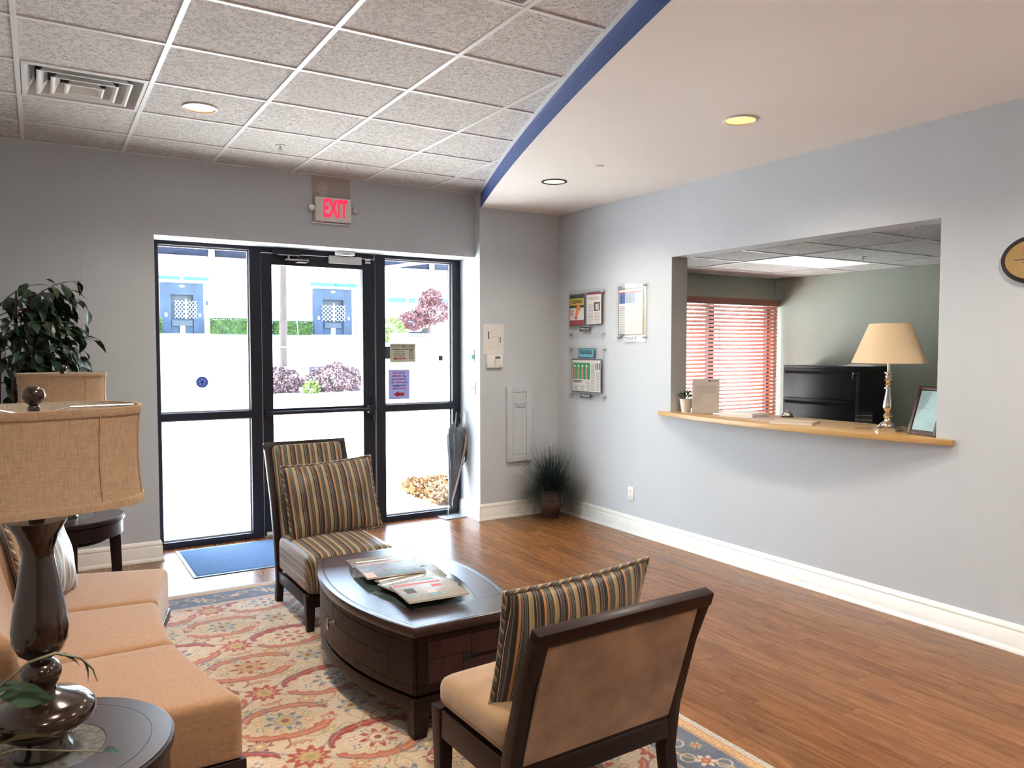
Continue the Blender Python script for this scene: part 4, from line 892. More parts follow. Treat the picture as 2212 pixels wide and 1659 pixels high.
# doormat
t = thing('doormat', 'blue carpet doormat with rubber edge in front of the glass door', 'doormat', (1.39, 6.13, 0))
mb = MB(); mb.box(-.505, .505, -.42, .42, 0, .006); mb.build('rubber_edge', 'matedge', t, 0, .002)
n = 60; mb = MB(); vs = []; w_, d_ = .48, .395
for j in range(n + 1):
    for i in range(2 * n + 1):
        e = i in (0, 2 * n) or j in (0, n); vs.append((-w_ + w_ * i / n, -d_ + 2 * d_ * j / n, .006 if e else .010 + random.uniform(-.0012, .0012)))
q = 2 * n + 1; mb.add(vs, [(j * q + i, j * q + i + 1, (j + 1) * q + i + 1, (j + 1) * q + i) for j in range(n) for i in range(2 * n)]); mb.build('carpet_pile', 'mat', t, smooth=80)

# ------------------------------------------------------------------ slipper chairs
def taper_leg(mb, x, y, w, d, z1, kx=0, ky=0, k=.72):
    b = [(x + kx - w / 2 * k, y + ky - d / 2 * k, 0), (x + kx + w / 2 * k, y + ky - d / 2 * k, 0), (x + kx + w / 2 * k, y + ky + d / 2 * k, 0), (x + kx - w / 2 * k, y + ky + d / 2 * k, 0)]
    tq = [(x - w / 2, y - d / 2, z1), (x + w / 2, y - d / 2, z1), (x + w / 2, y + d / 2, z1), (x - w / 2, y + d / 2, z1)]
    return mb.hexa(b, tq)
def post(mb, x0, x1, path, th):      # back post swept in the y,z plane
    P = [Vector((0, y, z)) for y, z in path]; rings = []
    for k, p in enumerate(P):
        t_ = (P[min(k + 1, len(P) - 1)] - P[max(k - 1, 0)]).normalized(); nr = Vector((0, t_.z, -t_.y))
        t2 = th[k]
        rings.append([(x0, p.y - nr.y * t2, p.z - nr.z * t2), (x1, p.y - nr.y * t2, p.z - nr.z * t2), (x1, p.y + nr.y * t2, p.z + nr.z * t2), (x0, p.y + nr.y * t2, p.z + nr.z * t2)])
    return mb.loft(rings)
def slipper_chair(label, loc, rz, w, yf, path, rail, seat_h, seat_mat, back_mat, rear_mat, back_z0, crown=.03, lw=.05, pw=.042, overhang=.0):
    """local: front at -y. path = centre line of the back posts (y,z) floor to top; rail=(z0,z1)"""
    t = thing('slipper_chair', label, 'chair', loc, rz)
    hw = w / 2; top = path[-1]; yb = float(np.interp(rail[1], [p[1] for p in path], [p[0] for p in path]))
    for s_ in (-1, 1):
        taper_leg(MB(), s_ * (hw - lw / 2), yf + lw / 2, lw, lw, rail[1] + .004).build('leg', 'wood', t, 0, .003)
        a, b = (hw - pw, hw) if s_ > 0 else (-hw, -hw + pw)
        post(MB(), a, b, path, [.026, .026, .024, .021, .019][:len(path)] if len(path) <= 5 else [.022] * len(path)).build('back_post', 'wood', t, 0, .003)
        x0, x1 = (hw - .036, hw - .006) if s_ > 0 else (-hw + .006, -hw + .036)
        MB().box(x0, x1, yf + lw, yb - .02, rail[0], rail[1]).build('side_rail', 'wood', t, 0, .003)
    MB().box(-hw + lw, hw - lw, yf + .006, yf + .036, rail[0], rail[1]).build('front_rail', 'wood', t, 0, .003)
    MB().box(-hw + pw, hw - pw, yb - .018, yb + .018, rail[0], rail[1]).build('rear_rail', 'wood', t, 0, .003)
    # back
    p0 = Vector((0, float(np.interp(back_z0, [p[1] for p in path], [p[0] for p in path])), back_z0)); p1 = Vector((0, *top)); d = (p1 - p0); Ln = d.length; ang = math.atan2(d.y, d.z)
    mtb = Matrix.Translation(p0) @ Matrix.Rotation(-ang, 4, 'X')
    MB().box(-hw + .0, hw - .0, -.021, .021, Ln - .048, Ln + .002, mtb).build('top_rail', 'wood', t, 0, .004)
    MB().box(-hw + pw, hw - pw, -.018, .018, 0, .05, mtb).build('lower_back_rail', 'wood', t, 0, .003)
    MB().box(-hw + pw, hw - pw, -.006, .010, .05, Ln - .05, mtb).build('rear_panel', rear_mat, t)
    o = rbox('back_upholstery', back_mat, t, w - 2 * pw - .004, Ln - .055, .065, .028, n=12, crown=.016)
    o.data.transform(mtb @ Matrix.Translation((0, -.004, Ln / 2 + .0)) @ Matrix.Rotation(R(90), 4, 'X'))
    dseat = (yb - .03) - (yf - overhang)
    o = rbox('seat_cushion', seat_mat, t, w - .012, dseat, seat_h, .045, n=14, crown=crown)
    o.location = (0, yf - overhang + dseat / 2 + .004, rail[1] + .001)
    return t
slipper_chair('tall striped slipper chair with dark frame standing before the glass door', (1.515, 4.244, RT), 0, .545, -.01, [(.655, 0), (.625, .12), (.645, .30), (.74, .62), (.905, .975)], (.135, .205), .225, 'stripe', 'stripe', 'suede', .27, crown=.022, lw=.056, overhang=.02)
slipper_chair('low wide slipper chair with brown suede back turned to the camera', (1.555, 2.515, RT), 182, .735, 0, [(.50, 0), (.475, .15), (.50, .33), (.575, .58), (.655, .768)], (.205, .305), .118, 'suede_seat', 'suede_seat', 'suede', .235, crown=.022, lw=.062, pw=.052, overhang=-.022)
pillow('lumbar_pillow', 'large striped lumbar pillow leaning on the tall chair', 'stripe', .60, .47, .15, (1.565, 4.735, .665), (R(-17), R(-2.5), R(3)), seed=3)
pillow('lumbar_pillow', 'striped pillow propped behind the back of the low chair', 'stripe', .635, .47, .155, (1.558, 2.15, .610), (R(14), R(-1), R(4)), seed=5)
# ------------------------------------------------------------------ coffee table
T = thing('coffee_table', 'dark boat shaped coffee table with glass inset and curved drawers', 'coffee table', (1.508, 3.432, RT))
HE, BU, LN = .245, .130, .622
def side_x(y, o=0): return (HE - o) + BU * (1 - (y / LN) ** 2)
def outline(o=0, n=28):
    l = LN - o; ysr = np.linspace(-l, l, n)
    return [(side_x(y, o), y) for y in ysr] + [(-side_x(y, o), y) for y in ysr[::-1]]
ZT = .468
MB().prism(outline(.004), .432, ZT - .006).build('table_core', 'dark', T)
def ring(o0, o1, n=28):
    a, b = outline(o0, n), outline(o1, n); return a, b
def ringmesh(o0, o1, z0, z1):
    a, b = ring(o0, o1); mb = MB(); mb.loft([[(x, y, z0) for x, y in a], [(x, y, z1) for x, y in a], [(x, y, z1) for x, y in b], [(x, y, z0) for x, y in b]], closed=True); return mb
ringmesh(0, .031, .430, ZT).build('top_border', 'woodtop', T, 0, .0015)
GL, GH, GB = .415, .150, .082
def gxs(y): return GH + GB * (1 - (y / GL) ** 2)
ysr = np.linspace(-GL, GL, 20)
for s_ in (-1, 1):
    poly = [(s_ * gxs(y), y) for y in ysr] + [(s_ * (side_x(y, .0325)), y) for y in ysr[::-1]]
    MB().prism(poly, ZT - .010, ZT).build('side_panel', 'woodtop', T)
    l2 = LN - .0325; ye = np.linspace(GL + .0012, l2, 8)
    poly = [(side_x(y, .0325), s_ * y) for y in ye] + [(-side_x(y, .0325), s_ * y) for y in ye[::-1]]
    MB().prism(poly, ZT - .010, ZT).build('end_panel', 'woodtop', T)
MB().prism([(gxs(y) - .0015, y) for y in ysr] + [(-gxs(y) + .0015, y) for y in ysr[::-1]], ZT - .008, ZT - .001).build('glass_inset', 'tableglass', T)
MB().prism(outline(.016), .185, .432).build('case', 'wood', T)
MB().prism(outline(.032), .170, .186).build('shadow_gap', 'dark', T)
ringmesh(.010, .045, .118, .171).build('lower_rail', 'wood', T, 0, .003)
def curved_panel(name, y0, y1, z0, z1, s_, mat='wood', o=.011, th=.006):
    yy_ = np.linspace(y0 + .0012, y1 - .0012, 10); poly = [(s_ * side_x(y, o), y) for y in yy_] + [(s_ * side_x(y, o + th), y) for y in yy_[::-1]]
    return MB().prism(poly, z0 + .0012, z1 - .0012).build(name, mat, T)
for s_ in (-1, 1):
    curved_panel('apron_panel', -.60, .60, .398, .430, s_); curved_panel('base_panel', -.60, .60, .186, .222, s_)
    for a, b in ((-.60, -.465), (.465, .60)): curved_panel('side_stile', a, b, .222, .398, s_)
    for a, b in ((-.465, .035), (.035, .465)):
        d = curved_panel('drawer_front', a, b, .318, .398, s_); curved_panel('door_front', a, b, .222, .318, s_)
    hx = s_ * side_x(.015, .008)
    hb = MB().lathe([(.011, 0), (.011, .004), (.006, .006), (.006, .028)], 14, (0, 0, 0), Matrix.Translation((hx, .015, .325)) @ Matrix.Rotation(R(90) * s_, 4, 'Y')).build('handle_post', 'metal', T, smooth=40)
    MB().tube([(hx + s_ * .028, .015, .352), (hx + s_ * .033, .015, .325), (hx + s_ * .028, .015, .298)], [.007, .008, .007], 10).build('handle_grip', 'metal', T, smooth=50)
# ends: basket-weave veneer panels
for s_ in (-1, 1):
    ye = s_ * (LN - .011); y0, y1 = sorted((ye, ye - s_ * .006)); hw = HE - .014
    def ep(name, x0, x1, z0, z1, mat='woodedge'): return MB().box(x0 + .001, x1 - .001, y0, y1, z0 + .001, z1 - .001).build(name, mat, T)
    ep('end_apron', -hw, hw, .398, .430, 'wood'); ep('end_stile', -hw, -hw + .05, .222, .398, 'wood'); ep('end_stile', hw - .05, hw, .222, .398, 'wood'); ep('end_base', -hw, hw, .186, .222, 'wood')
    a, b = -hw + .05, hw - .05; mid = (a + b) / 2
    ep('veneer_block', a, mid + .02, .325, .398); ep('veneer_block', mid + .02, b, .305, .398); ep('veneer_block', a, mid - .02, .222, .325); ep('veneer_block', mid - .02, b, .222, .29); ep('dark_square', mid - .02, mid + .02, .29, .325, 'dark')
    for q in (-1, 1): taper_leg(MB(), q * (HE - .036), s_ * (LN - .052), .078, .084, .17, q * .004, s_ * .004, .74).build('leg', 'wood', T, 0, .004)
# magazines fanned across the table
def cover_mat(name, cols, seed, sc=9):
    m, N, L, B = nodes(name); tc = N.new('ShaderNodeTexCoord'); v = mapping(N, L, tc.outputs['Object'], (1, 2.2, 1), (seed * 3.1, seed * 1.7, 0))
    n = noise(N, L, v, sc * 2.2, 4, .6, 1.2); st = [(i / len(cols) * .5 + .27, c) for i, c in enumerate(cols)]
    st = [(a, sc3(c, .42)) for a, c in st]; r = ramp(N, L, n.outputs[0], st); L.new(r.outputs[0], B.inputs['Base Color']); B.inputs['Roughness'].default_value = .42; B.inputs['Specular IOR Level'].default_value = .15; B.inputs['Coat Weight'].default_value = .03; B.inputs['Coat Roughness'].default_value = .08
    n2 = noise(N, L, tc.outputs['Object'], 14, 2); bump(N, L, n2.outputs[0], B, .35, .006); return m
MAGS = [  # x, y, w, d, rz, colours, band, label
    (1.500, 3.830, .285, .150, -6, [(.25, .16, .11), (.52, .47, .44), (.62, .60, .58), (.35, .22, .16)], None, 'glossy magazine farthest back on the coffee table'),
    (1.525, 3.775, .300, .140, -5, [(.45, .28, .12), (.60, .52, .42), (.30, .20, .10)], 'paper', 'tan magazine second from the far end of the coffee table'),
    (1.548, 3.715, .300, .150, -4, [(.34, .24, .12), (.55, .42, .24), (.58, .55, .52)], None, 'brown magazine just behind the big blue grey magazine'),
    (1.560, 3.610, .270, .250, -9, [(.50, .36, .10), (.58, .46, .20), (.18, .20, .16)], 'cyan', 'mustard yellow magazine sticking out to the right under others'),
    (1.560, 3.475, .270, .240, -8, [(.45, .40, .20), (.26, .26, .20), (.60, .50, .30)], 'ink', 'olive covered magazine mostly hidden in the middle of the fan'),
    (1.500, 3.345, .290, .240, 9, [(.40, .30, .12), (.22, .22, .08), (.55, .42, .22), (.45, .08, .05)], 'paper', 'food magazine with white stripe in the nearer half'),
    (1.490, 3.275, .295, .240, 12, [(.48, .31, .13), (.30, .27, .12), (.56, .43, .26)], 'paper', 'magazine with brown green cover second from the near end'),
    (1.465, 3.563, .295, .262, -5, [(.14, .17, .22), (.30, .36, .44), (.50, .55, .62), (.40, .28, .22)], 'skin', 'big blue grey magazine lying on top of the fan'),
    (1.485, 3.145, .285, .270, -4, [(.40, .25, .12), (.62, .56, .50), (.52, .40, .28), (.70, .66, .62)], 'red', 'glossy tan magazine on top at the near end of the table')]
zc = RT + ZT + .0005
for k, (x, y, w, d, rz, cols, band, lab) in enumerate(MAGS):
    h = .006 if k not in (7, 8) else .008
    t = thing('magazine', lab, 'magazine', (x, y, zc), rz, 'magazines fanned on the coffee table')
    cm = cover_mat('magazine_cover_%d' % k, cols, k + 2)
    B_('pages', 'paper', t, -w / 2 + .001, w / 2 - .003, -d / 2 + .001, d / 2 - .001, .0008, h - .0008)
    cv = B_('cover', cm, t, -w / 2, w / 2, -d / 2, d / 2, h - .0008, h, .0003); B_('back_cover', cm, t, -w / 2, w / 2, -d / 2, d / 2, 0, .0008)
    if band: B_('title_band', band, cv, -w / 2 + .01, w / 2 - .05, d / 2 - .040, d / 2 - .022, h, h + .0003)
    rk_ = random.Random(k)
    for q in range(4):
        wx, wy = rk_.uniform(.03, .10), rk_.uniform(.02, .07); cx_, cy_ = rk_.uniform(-w / 2 + wx / 2 + .005, w / 2 - wx / 2 - .005), rk_.uniform(-d / 2 + wy / 2 + .005, d / 2 - wy / 2 - .045)
        B_('cover_picture', rk_.choice(['skin', 'ink', 'bluepic', 'org', 'bk2', 'pot', 'succ', 'yel']), cv, cx_ - wx / 2, cx_ + wx / 2, cy_ - wy / 2, cy_ + wy / 2, h, h + .0002 + q * .00005)
    if k == 8: B_('cover_photo', 'red', cv, .03, .075, .03, .06, h, h + .0003)
    if k == 7: B_('cover_photo', 'skin', cv, -w / 2, -w / 2 + .05, -d / 2, -d / 2 + .09, h, h + .0003)
    zc += h * (.62 if k < 6 else 1) + .0002 if k not in (6, 7) else (h + .0002 if k == 6 else 0)
# ------------------------------------------------------------------ curved sofa
SX, SY = 3.39, 3.51
S = thing('curved_sofa', 'curved tan linen sofa with three seat sections on dark plinth', 'sofa', (SX, SY, 0))
def sector(name, mat, r0, r1, z0, z1, a0, a1, rad=.05, n=14, crown=0, lean=0, puff=.0, smooth=60):
    """swept rounded rectangle between radii r0 (front) and r1, angles a0..a1"""
    def ringpts(a, ins):
        c = []; k = 6; R0, R1, Z0, Z1 = r0 + ins, r1 - ins, z0 + ins * .5, z1 - ins
        rd = max(.004, rad - ins * .3)
        for (cr, cz, s0) in ((R1 - rd, Z1 - rd, 0), (R0 + rd, Z1 - rd, 90), (R0 + rd * .4, Z0 + rd * .4, 180), (R1 - rd * .4, Z0 + rd * .4, 270)):
            rr_ = rd if s0 < 180 else rd * .4
            for q in range(k + 1):
                th = R(s0 + 90 * q / k); c.append((cr + rr_ * math.cos(th), cz + rr_ * math.sin(th)))
        out = []
        for r_, z_ in c:
            f = (z_ - z0) / (z1 - z0); u = (r_ - r0) / (r1 - r0); zz_ = z_ + (crown * math.sin(PI * min(1, max(0, u))) if f > .6 else 0); r2 = r_ + lean * f
            yy_ = r2 * math.sin(a) if a > 0 else 2.965 * math.sin(a); out.append((-math.sqrt(r2 * r2 - yy_ * yy_), yy_, zz_))
        return out
    rings = []; e = rad / ((r0 + r1) / 2)
    for f, ins in ((0, rad * .9), (.12, rad * .45), (.35, rad * .18), (.7, rad * .04)): rings.append(ringpts(a0 + e * f, ins))
    for q in np.linspace(0, 1, n): rings.append(ringpts(a0 + e + (a1 - a0 - 2 * e) * q, -puff * math.sin(PI * q)))
    for f, ins in ((.7, rad * .04), (.35, rad * .18), (.12, rad * .45), (0, rad * .9)): rings.append(ringpts(a1 - e * f, ins))
    return MB().loft(rings).build(name, mat, S, smooth=smooth)
A = .305; cuts = [-A, -A + .213, -A + .405, A]
cuts = [-.305, -.085, .112, .305]
for a, b in zip(cuts[:-1], cuts[1:]): sector('seat_section', 'sofa', 2.965, 3.60, .235, .452, a + .0008, b - .0008, .035, crown=.012, puff=.004)
for a, b in zip(cuts[:-1], cuts[1:]): sector('back_section', 'sofa', 3.50, 3.66, .44, .80, a + .001, b - .001, .06, lean=.09)
sector('back_shell', 'sofa', 3.62, 3.72, .135, .78, -.305, .305, .03, lean=.06)
sector('plinth', 'wood', 2.99, 3.68, .045, .185, -.298, .298, .006, smooth=30)
sector('plinth_moulding', 'wood', 2.960, 3.69, .186, .234, -.303, .303, .006, smooth=30)
for a in (-.285, .285):
    for r_ in (3.015, 3.62):
        o = taper_leg(MB(), -r_ * math.cos(a), (r_ if a > 0 else 2.965) * math.sin(a), .06, .06, .038).build('leg', 'wood', S); o.location.z = RT if r_ < 3 else 0; o.scale.z = .9 if r_ < 3 else 1.2
pillow('throw_pillow', 'cream and brown striped throw pillow at the far end of the sofa', 'stripe2', .48, .48, .17, (-.015, 4.14, .675), (R(-18), R(8), R(66)), 'stripe2', seed=9)
# ------------------------------------------------------------------ end tables and lamps
def end_table(label, x, y, z0, lr=45):
    t = thing('end_table', label, 'end table', (x, y, z0)); h = .585 - z0; r = .305
    def rg(r0, r1, za, zb, nm, mt, bv=.0): 
        n = 56; mb = MB(); c = lambda r_, z_: [(r_ * math.cos(2 * PI * i / n), r_ * math.sin(2 * PI * i / n), z_) for i in range(n)]
        mb.loft([c(r0, za), c(r0, zb), c(r1, zb), c(r1, za)], closed=True); return mb.build(nm, mt, t, smooth=40)
    MB().lathe([(r - .012, h - .034), (r, h - .026), (r, h - .006), (r - .006, h - .0035), (r - .010, h - .0035)], 56).build('top_edge', 'wood', t, smooth=30)
    rg(.2505, r - .0075, h - .006, h, 'top_ring', 'woodtop'); rg(.141, .249, h - .006, h, 'top_field', 'woodtop')
    MB().lathe([(.1395, h - .006), (.1395, h - .0005), (.001, h - .0005)], 40).build('stone_inlay', 'stone', t)
    rg(r - .035, r - .012, h - .115, h - .036, 'apron', 'wood')
    MB().lathe([(.20, h - .155), (.20, h - .148), (.001, h - .148)], 40).build('under_shelf', 'wood', t)
    MB().tube([(.0, 0, h - .15), (0, 0, h - .03)], .03, 12).build('centre_block', 'wood', t)
    for k in range(4):
        a = R(lr + 90 * k); mb = MB(); taper_leg(mb, .242 * math.cos(a), .242 * math.sin(a), .066, .066, h - .04, .02 * math.cos(a), .02 * math.sin(a), .75); mb.build('leg', 'wood', t, 0, .003)
    return t
end_table('round dark end table in the far left corner by the ficus', .135, 5.395, 0, 0)
end_table('round dark end table in the near left corner with the big lamp', -.012, 2.268, 0)
def shade_ring(z, sx, sy, n=72):
    out = []
    for i in range(n):
        a = 2 * PI * i / n; c, s_ = math.cos(a), math.sin(a); e = 2 / 2.7
        out.append((sx * math.copysign(abs(c) ** e, c), sy * math.copysign(abs(s_) ** e, s_), z))
    return out
def big_lamp(label, x, y, z, rz):
    t = thing('table_lamp', label, 'table lamp', (x, y, z), rz)
    MB().lathe([(.060, 0), (.066, .004), (.066, .012), (.058, .022), (.055, .045), (.062, .052), (.094, .066), (.117, .088), (.122, .105), (.117, .122), (.094, .140), (.055, .153), (.034, .162)], 48).build('foot', 'lampmetal', t, smooth=50)
    MB().lathe([(.034, .162), (.032, .170), (.038, .182), (.046, .200), (.046, .215), (.036, .232), (.024, .240), (.030, .246)], 40).build('collar', 'lampmetal', t, smooth=50)
    MB().lathe([(.028, .244), (.050, .262), (.062, .290), (.064, .320), (.058, .370), (.046, .440), (.036, .500), (.036, .520), (.048, .560), (.066, .590), (.068, .594), (.062, .596), (.020, .597)], 48).build('vase_body', 'lampmetal', t, smooth=40)
    MB().lathe([(.018, .595), (.018, .625), (.010, .632), (.006, .64), (.006, .90)], 20).build('socket_stem', 'cord', t, smooth=40)
    W_, D_, z0, z1 = .236, .175, .630, .878
    flare = lambda f: 1 - .035 * math.sin(PI * f) + .012 * (1 - f)
    o_ = [shade_ring(z0 + (z1 - z0) * f, W_ * flare(f), D_ * flare(f)) for f in np.linspace(0, 1, 12)]
    i_ = [shade_ring(z0 + (z1 - z0) * f, W_ * flare(f) - .003, D_ * flare(f) - .003) for f in np.linspace(0, 1, 12)]
    sh = MB().loft(o_, cap=False).build('lamp_shade', 'shade', t, smooth=60)
    MB().loft(i_, cap=False).build('shade_lining', 'shade_in', sh, smooth=60)
    for f, hh in ((0, .020), (1, -.020)):
        zz_ = z0 + (z1 - z0) * f; f2 = f + (hh / (z1 - z0)); r0 = [shade_ring(zz_ + hh * q, W_ * flare(f + (f2 - f) * q) + o, D_ * flare(f + (f2 - f) * q) + o) for q, o in ((0, -.004), (0, .0035), (.5, .0045), (1, .003), (1, .0))]
        MB().loft(r0, cap=False).build('shade_trim', 'shade', sh, smooth=60)
    for k in range(8):
        a = 2 * PI * (k + .5) / 8 + (.0 if True else 0); c, s_ = math.cos(a), math.sin(a); e = 2 / 2.7
        pts = [(flare(f) * (W_ + .0012) * math.copysign(abs(c) ** e, c), flare(f) * (D_ + .0012) * math.copysign(abs(s_) ** e, s_), z0 + (z1 - z0) * f) for f in np.linspace(.07, .93, 8)]
        MB().tube(pts, .0022, 5).build('shade_seam', 'shade', sh)
    mb = MB().tube([(-W_ * .97, 0, z1 - .004), (-.08, 0, z1 - .004), (-.03, 0, z1 - .016), (.03, 0, z1 - .016), (.08, 0, z1 - .004), (W_ * .97, 0, z1 - .004)], .0022, 6); mb.build('shade_fitter', 'metal', t)
    MB().lathe([(.012, z1 - .018), (.014, z1 - .002), (.010, z1 + .004), (.020, z1 + .012), (.0265, z1 + .027), (.023, z1 + .041), (.012, z1 + .050), (.001, z1 + .052)], 28).build('finial', 'lampmetal', t, smooth=60)
    MB().lathe([(.02, .64), (.03, .70), (.02, .75), (.001, .76)], 16).build('bulb', 'plastic', t, smooth=60)
    return t
big_lamp('bronze vase lamp with burlap shade filling the lower left of the picture', -.014, 2.25, .5855, 8)
big_lamp('bronze lamp with grey shade on the far end table by the ficus', .118, 5.37, .5855, 0)

# ------------------------------------------------------------------ umbrella leaning in the corner
t = thing('umbrella_tray', 'flat grey square drip tray under the umbrella', 'tray', (3.335, 6.555, 0), 3)
B_('tray', pm('grey_slate', (.22, .25, .29), .4, var=.15, vscale=15), t, -.118, .118, -.098, .098, 0, .008, .002)
t = thing('umbrella', 'closed grey black umbrella leaning upside down in the door corner', 'umbrella', (3.295, 6.55, .009))
ax = Vector((.125, .03, .98)).normalized(); rotm = Vector((0, 0, 1)).rotation_difference(ax).to_matrix().to_4x4()
M['umb'] = pm('umbrella_cloth', (.12, .145, .18), .55, var=.25, vscale=12); M['umb2'] = pm('umbrella_trim', (.42, .37, .34), .5)
rings = []; n = 64
prof = [(0.10, .008), (.16, .016), (.25, .026), (.38, .042), (.52, .060), (.64, .076), (.73, .086), (.79, .084), (.83, .06), (.86, .03)]
for k, (z, r) in enumerate(prof):
    ring = []
    for i in range(n):
        a = 2 * PI * i / n; f = 1 + .20 * math.cos(8 * a + z * 5) + .06 * math.sin(3 * a + 4 * z)
        wob_ = .05 * math.sin(2.2 * a) * (z if z > .5 else 0) if k > 6 else 0
        ex = 1.18 if math.cos(a) > 0 else .92
        ring.append(rotm @ Vector((r * f * ex * math.cos(a) + .018 * math.sin(z * 4), r * f * .75 * math.sin(a), z + wob_)))
    rings.append(ring)
MB().loft(rings).build('canopy', 'umb', t, smooth=60)
strip = MB(); L1 = []
for z, r in prof[1:8]:
    L1.append(rotm @ Vector((r * 1.30 * math.cos(-.75) + .018 * math.sin(z * 4), r * 1.05 * math.sin(-.75) - .004, z)))
mb = MB()
for a, b in zip(L1[:-1], L1[1:]):
    mb.hexa([a + Vector((-.012, 0, 0)), a + Vector((.012, .004, 0)), a + Vector((.012, .010, 0)), a + Vector((-.012, .006, 0))], [b + Vector((-.012, 0, 0)), b + Vector((.012, .004, 0)), b + Vector((.012, .010, 0)), b + Vector((-.012, .006, 0))])
mb.build('edge_band', 'umb2', t)
MB().tube([rotm @ Vector((0, 0, 0)), rotm @ Vector((0, 0, .11))], [.005, .006], 10).build('ferrule', 'metal', t, smooth=50)
MB().tube([rotm @ Vector((0, 0, .84)), rotm @ Vector((0, 0, .90)), rotm @ Vector((0, 0, 1.0))], [.010, .016, .017], 14).build('handle', 'cord', t, smooth=40)
MB().tube([rotm @ Vector((.012, 0, .99)), rotm @ Vector((.035, .0, .95)), rotm @ Vector((.045, .0, .90)), rotm @ Vector((.02, 0, .86))], .0025, 6).build('wrist_strap', 'umb', t)
for k in range(6):
    a = 2 * PI * k / 6 + .3; MB().tube([rotm @ Vector((.012 * math.cos(a), .010 * math.sin(a), .84)), rotm @ Vector((.05 * math.cos(a), .035 * math.sin(a), .865))], [.003, .002], 6).build('rib_tip', 'metal', t)
MB().tube([rotm @ Vector((.095, -.03, .66)), rotm @ Vector((.118, -.035, .64)), rotm @ Vector((.112, -.035, .54)), rotm @ Vector((.088, -.03, .50))], .006, 8).build('tie_strap', 'cord', t, smooth=50)
# ------------------------------------------------------------------ grass plant in the corner
t = thing('grass_plant', 'bushy ornamental grass in a brown banded pot in the room corner', 'potted plant', (4.140, 6.05, 0))
n = 8; oct_ = lambda r, z: [(r * math.cos(2 * PI * (i + .5) / 24), r * math.sin(2 * PI * (i + .5) / 24), z) for i in range(24)]
MB().loft([oct_(.072, 0), oct_(.082, .02), oct_(.098, .10), oct_(.104, .18), oct_(.102, .235), oct_(.108, .245), oct_(.108, .262), oct_(.096, .262), oct_(.094, .235)]).build('pot', 'pot', t, smooth=30)
for z in (.112, .130, .148): MB().lathe([(.100, z - .005), (.1045 + (z - .11) * .08, z - .004), (.1045 + (z - .11) * .08, z + .004), (.100, z + .005)], 24).build('pot_band', pm('pot_stripe', (.12, .055, .035), .5), t)
MB().lathe([(.092, .236), (.001, .24)], 20).build('soil', 'soil', t)
for nm, mt_, cnt, seed, sh_ in (('grass_blades', pm('grass_dark', (.010, .028, .030), .6, var=.6, vscale=12), 1250, 3, 0), ('pale_blades', pm('grass_pale', (.09, .11, .065), .6, var=.4, vscale=12), 130, 4, 1)):
    rs = np.random.default_rng(seed); mb = MB()
    for k in range(cnt):
        a = rs.uniform(0, 2 * PI); el_ = rs.uniform(.3, 1.5) if not sh_ else rs.uniform(.5, 1.2); ln_ = rs.uniform(.30, .53); w0 = rs.uniform(.0013, .0026); r0 = rs.uniform(0, .075)
        p = Vector((r0 * math.cos(a), r0 * math.sin(a), .24)); d = Vector((math.cos(a) * math.cos(el_), math.sin(a) * math.cos(el_), math.sin(el_))); side = Vector((-math.sin(a), math.cos(a), 0))
        pts = []; sg = 6; droop = rs.uniform(.08, .40) * (1.4 - el_ / 1.7) * (.45 if math.cos(a - 4.12) > .45 else 1)
        for q in range(sg + 1):
            pts.append((p.copy(), w0 * (1 - q / sg) + .0003)); d = (d + Vector((0, 0, -droop))).normalized(); p = p + d * (ln_ / sg)
        lim = lambda v_: Vector((min(v_.x, .225), min(v_.y, .195), max(v_.z, .01)))
        vs = []
        for pp, ww in pts: vs += [lim(pp) - side * ww, lim(pp) + side * ww]
        mb.add(vs, [(2 * q, 2 * q + 1, 2 * q + 3, 2 * q + 2) for q in range(sg)])
    o = mb.build(nm, mt_, t, fix=False); o['kind'] = 'stuff'
# ------------------------------------------------------------------ ficus tree
def leaf_mesh(name, mt_, ln, wd, fold=.25, curl=.25):
    rows = [(0, .0), (.12, .35), (.35, .95), (.6, .85), (.82, .4), (1, 0)]
    vs = []; fs = []
    for f, wf in rows:
        z = -curl * ln * f * f; hw = wd / 2 * wf; vs += [(-hw, f * ln, z + hw * fold), (0, f * ln, z), (hw, f * ln, z + hw * fold)]
    for k in range(len(rows) - 1):
        a = 3 * k; fs += [(a, a + 1, a + 4, a + 3), (a + 1, a + 2, a + 5, a + 4)]
    me = bpy.data.meshes.new(name); me.from_pydata(vs, [], fs); me.materials.append(M[mt_]); me.polygons.foreach_set('use_smooth', [True] * len(fs)); return me
LM = [leaf_mesh('ficus_leaf', 'leaf', .105, .052), leaf_mesh('ficus_leaf_b', 'leaf', .09, .044, .35, .4), leaf_mesh('ficus_leaf_c', 'leaf2', .095, .046, .2, .5)]
t = thing('ficus_tree', 'tall artificial ficus tree with drooping dark leaves in the left corner', 'plant', (-.17, 5.88, 0))
MB().lathe([(.13, 0), (.165, .26), (.172, .28), (.155, .28), (.15, .25), (.001, .25)], 32).build('planter', 'pot', t, smooth=40)
rs = random.Random(21)
trunks = []
for k, (dx, dy) in enumerate(((.03, 0), (.10, .03), (-.06, .05))):
    pts = [Vector((dx * .3, dy, .25)), Vector((dx * .5 + .01, dy, .7)), Vector((dx * .8 - .015, dy * .8, 1.15)), Vector((dx + .015, dy * .6, 1.6)), Vector((dx * 1.2 + .02, dy * .5, 1.98))]
    MB().tube(pts, [.021, .019, .016, .012, .006], 9).build('trunk', 'bark', t, smooth=60); trunks.append(pts)
leaves = 0
def along(pts, f):
    x = f * (len(pts) - 1); i = min(int(x), len(pts) - 2); return pts[i].lerp(pts[i + 1], x - i)
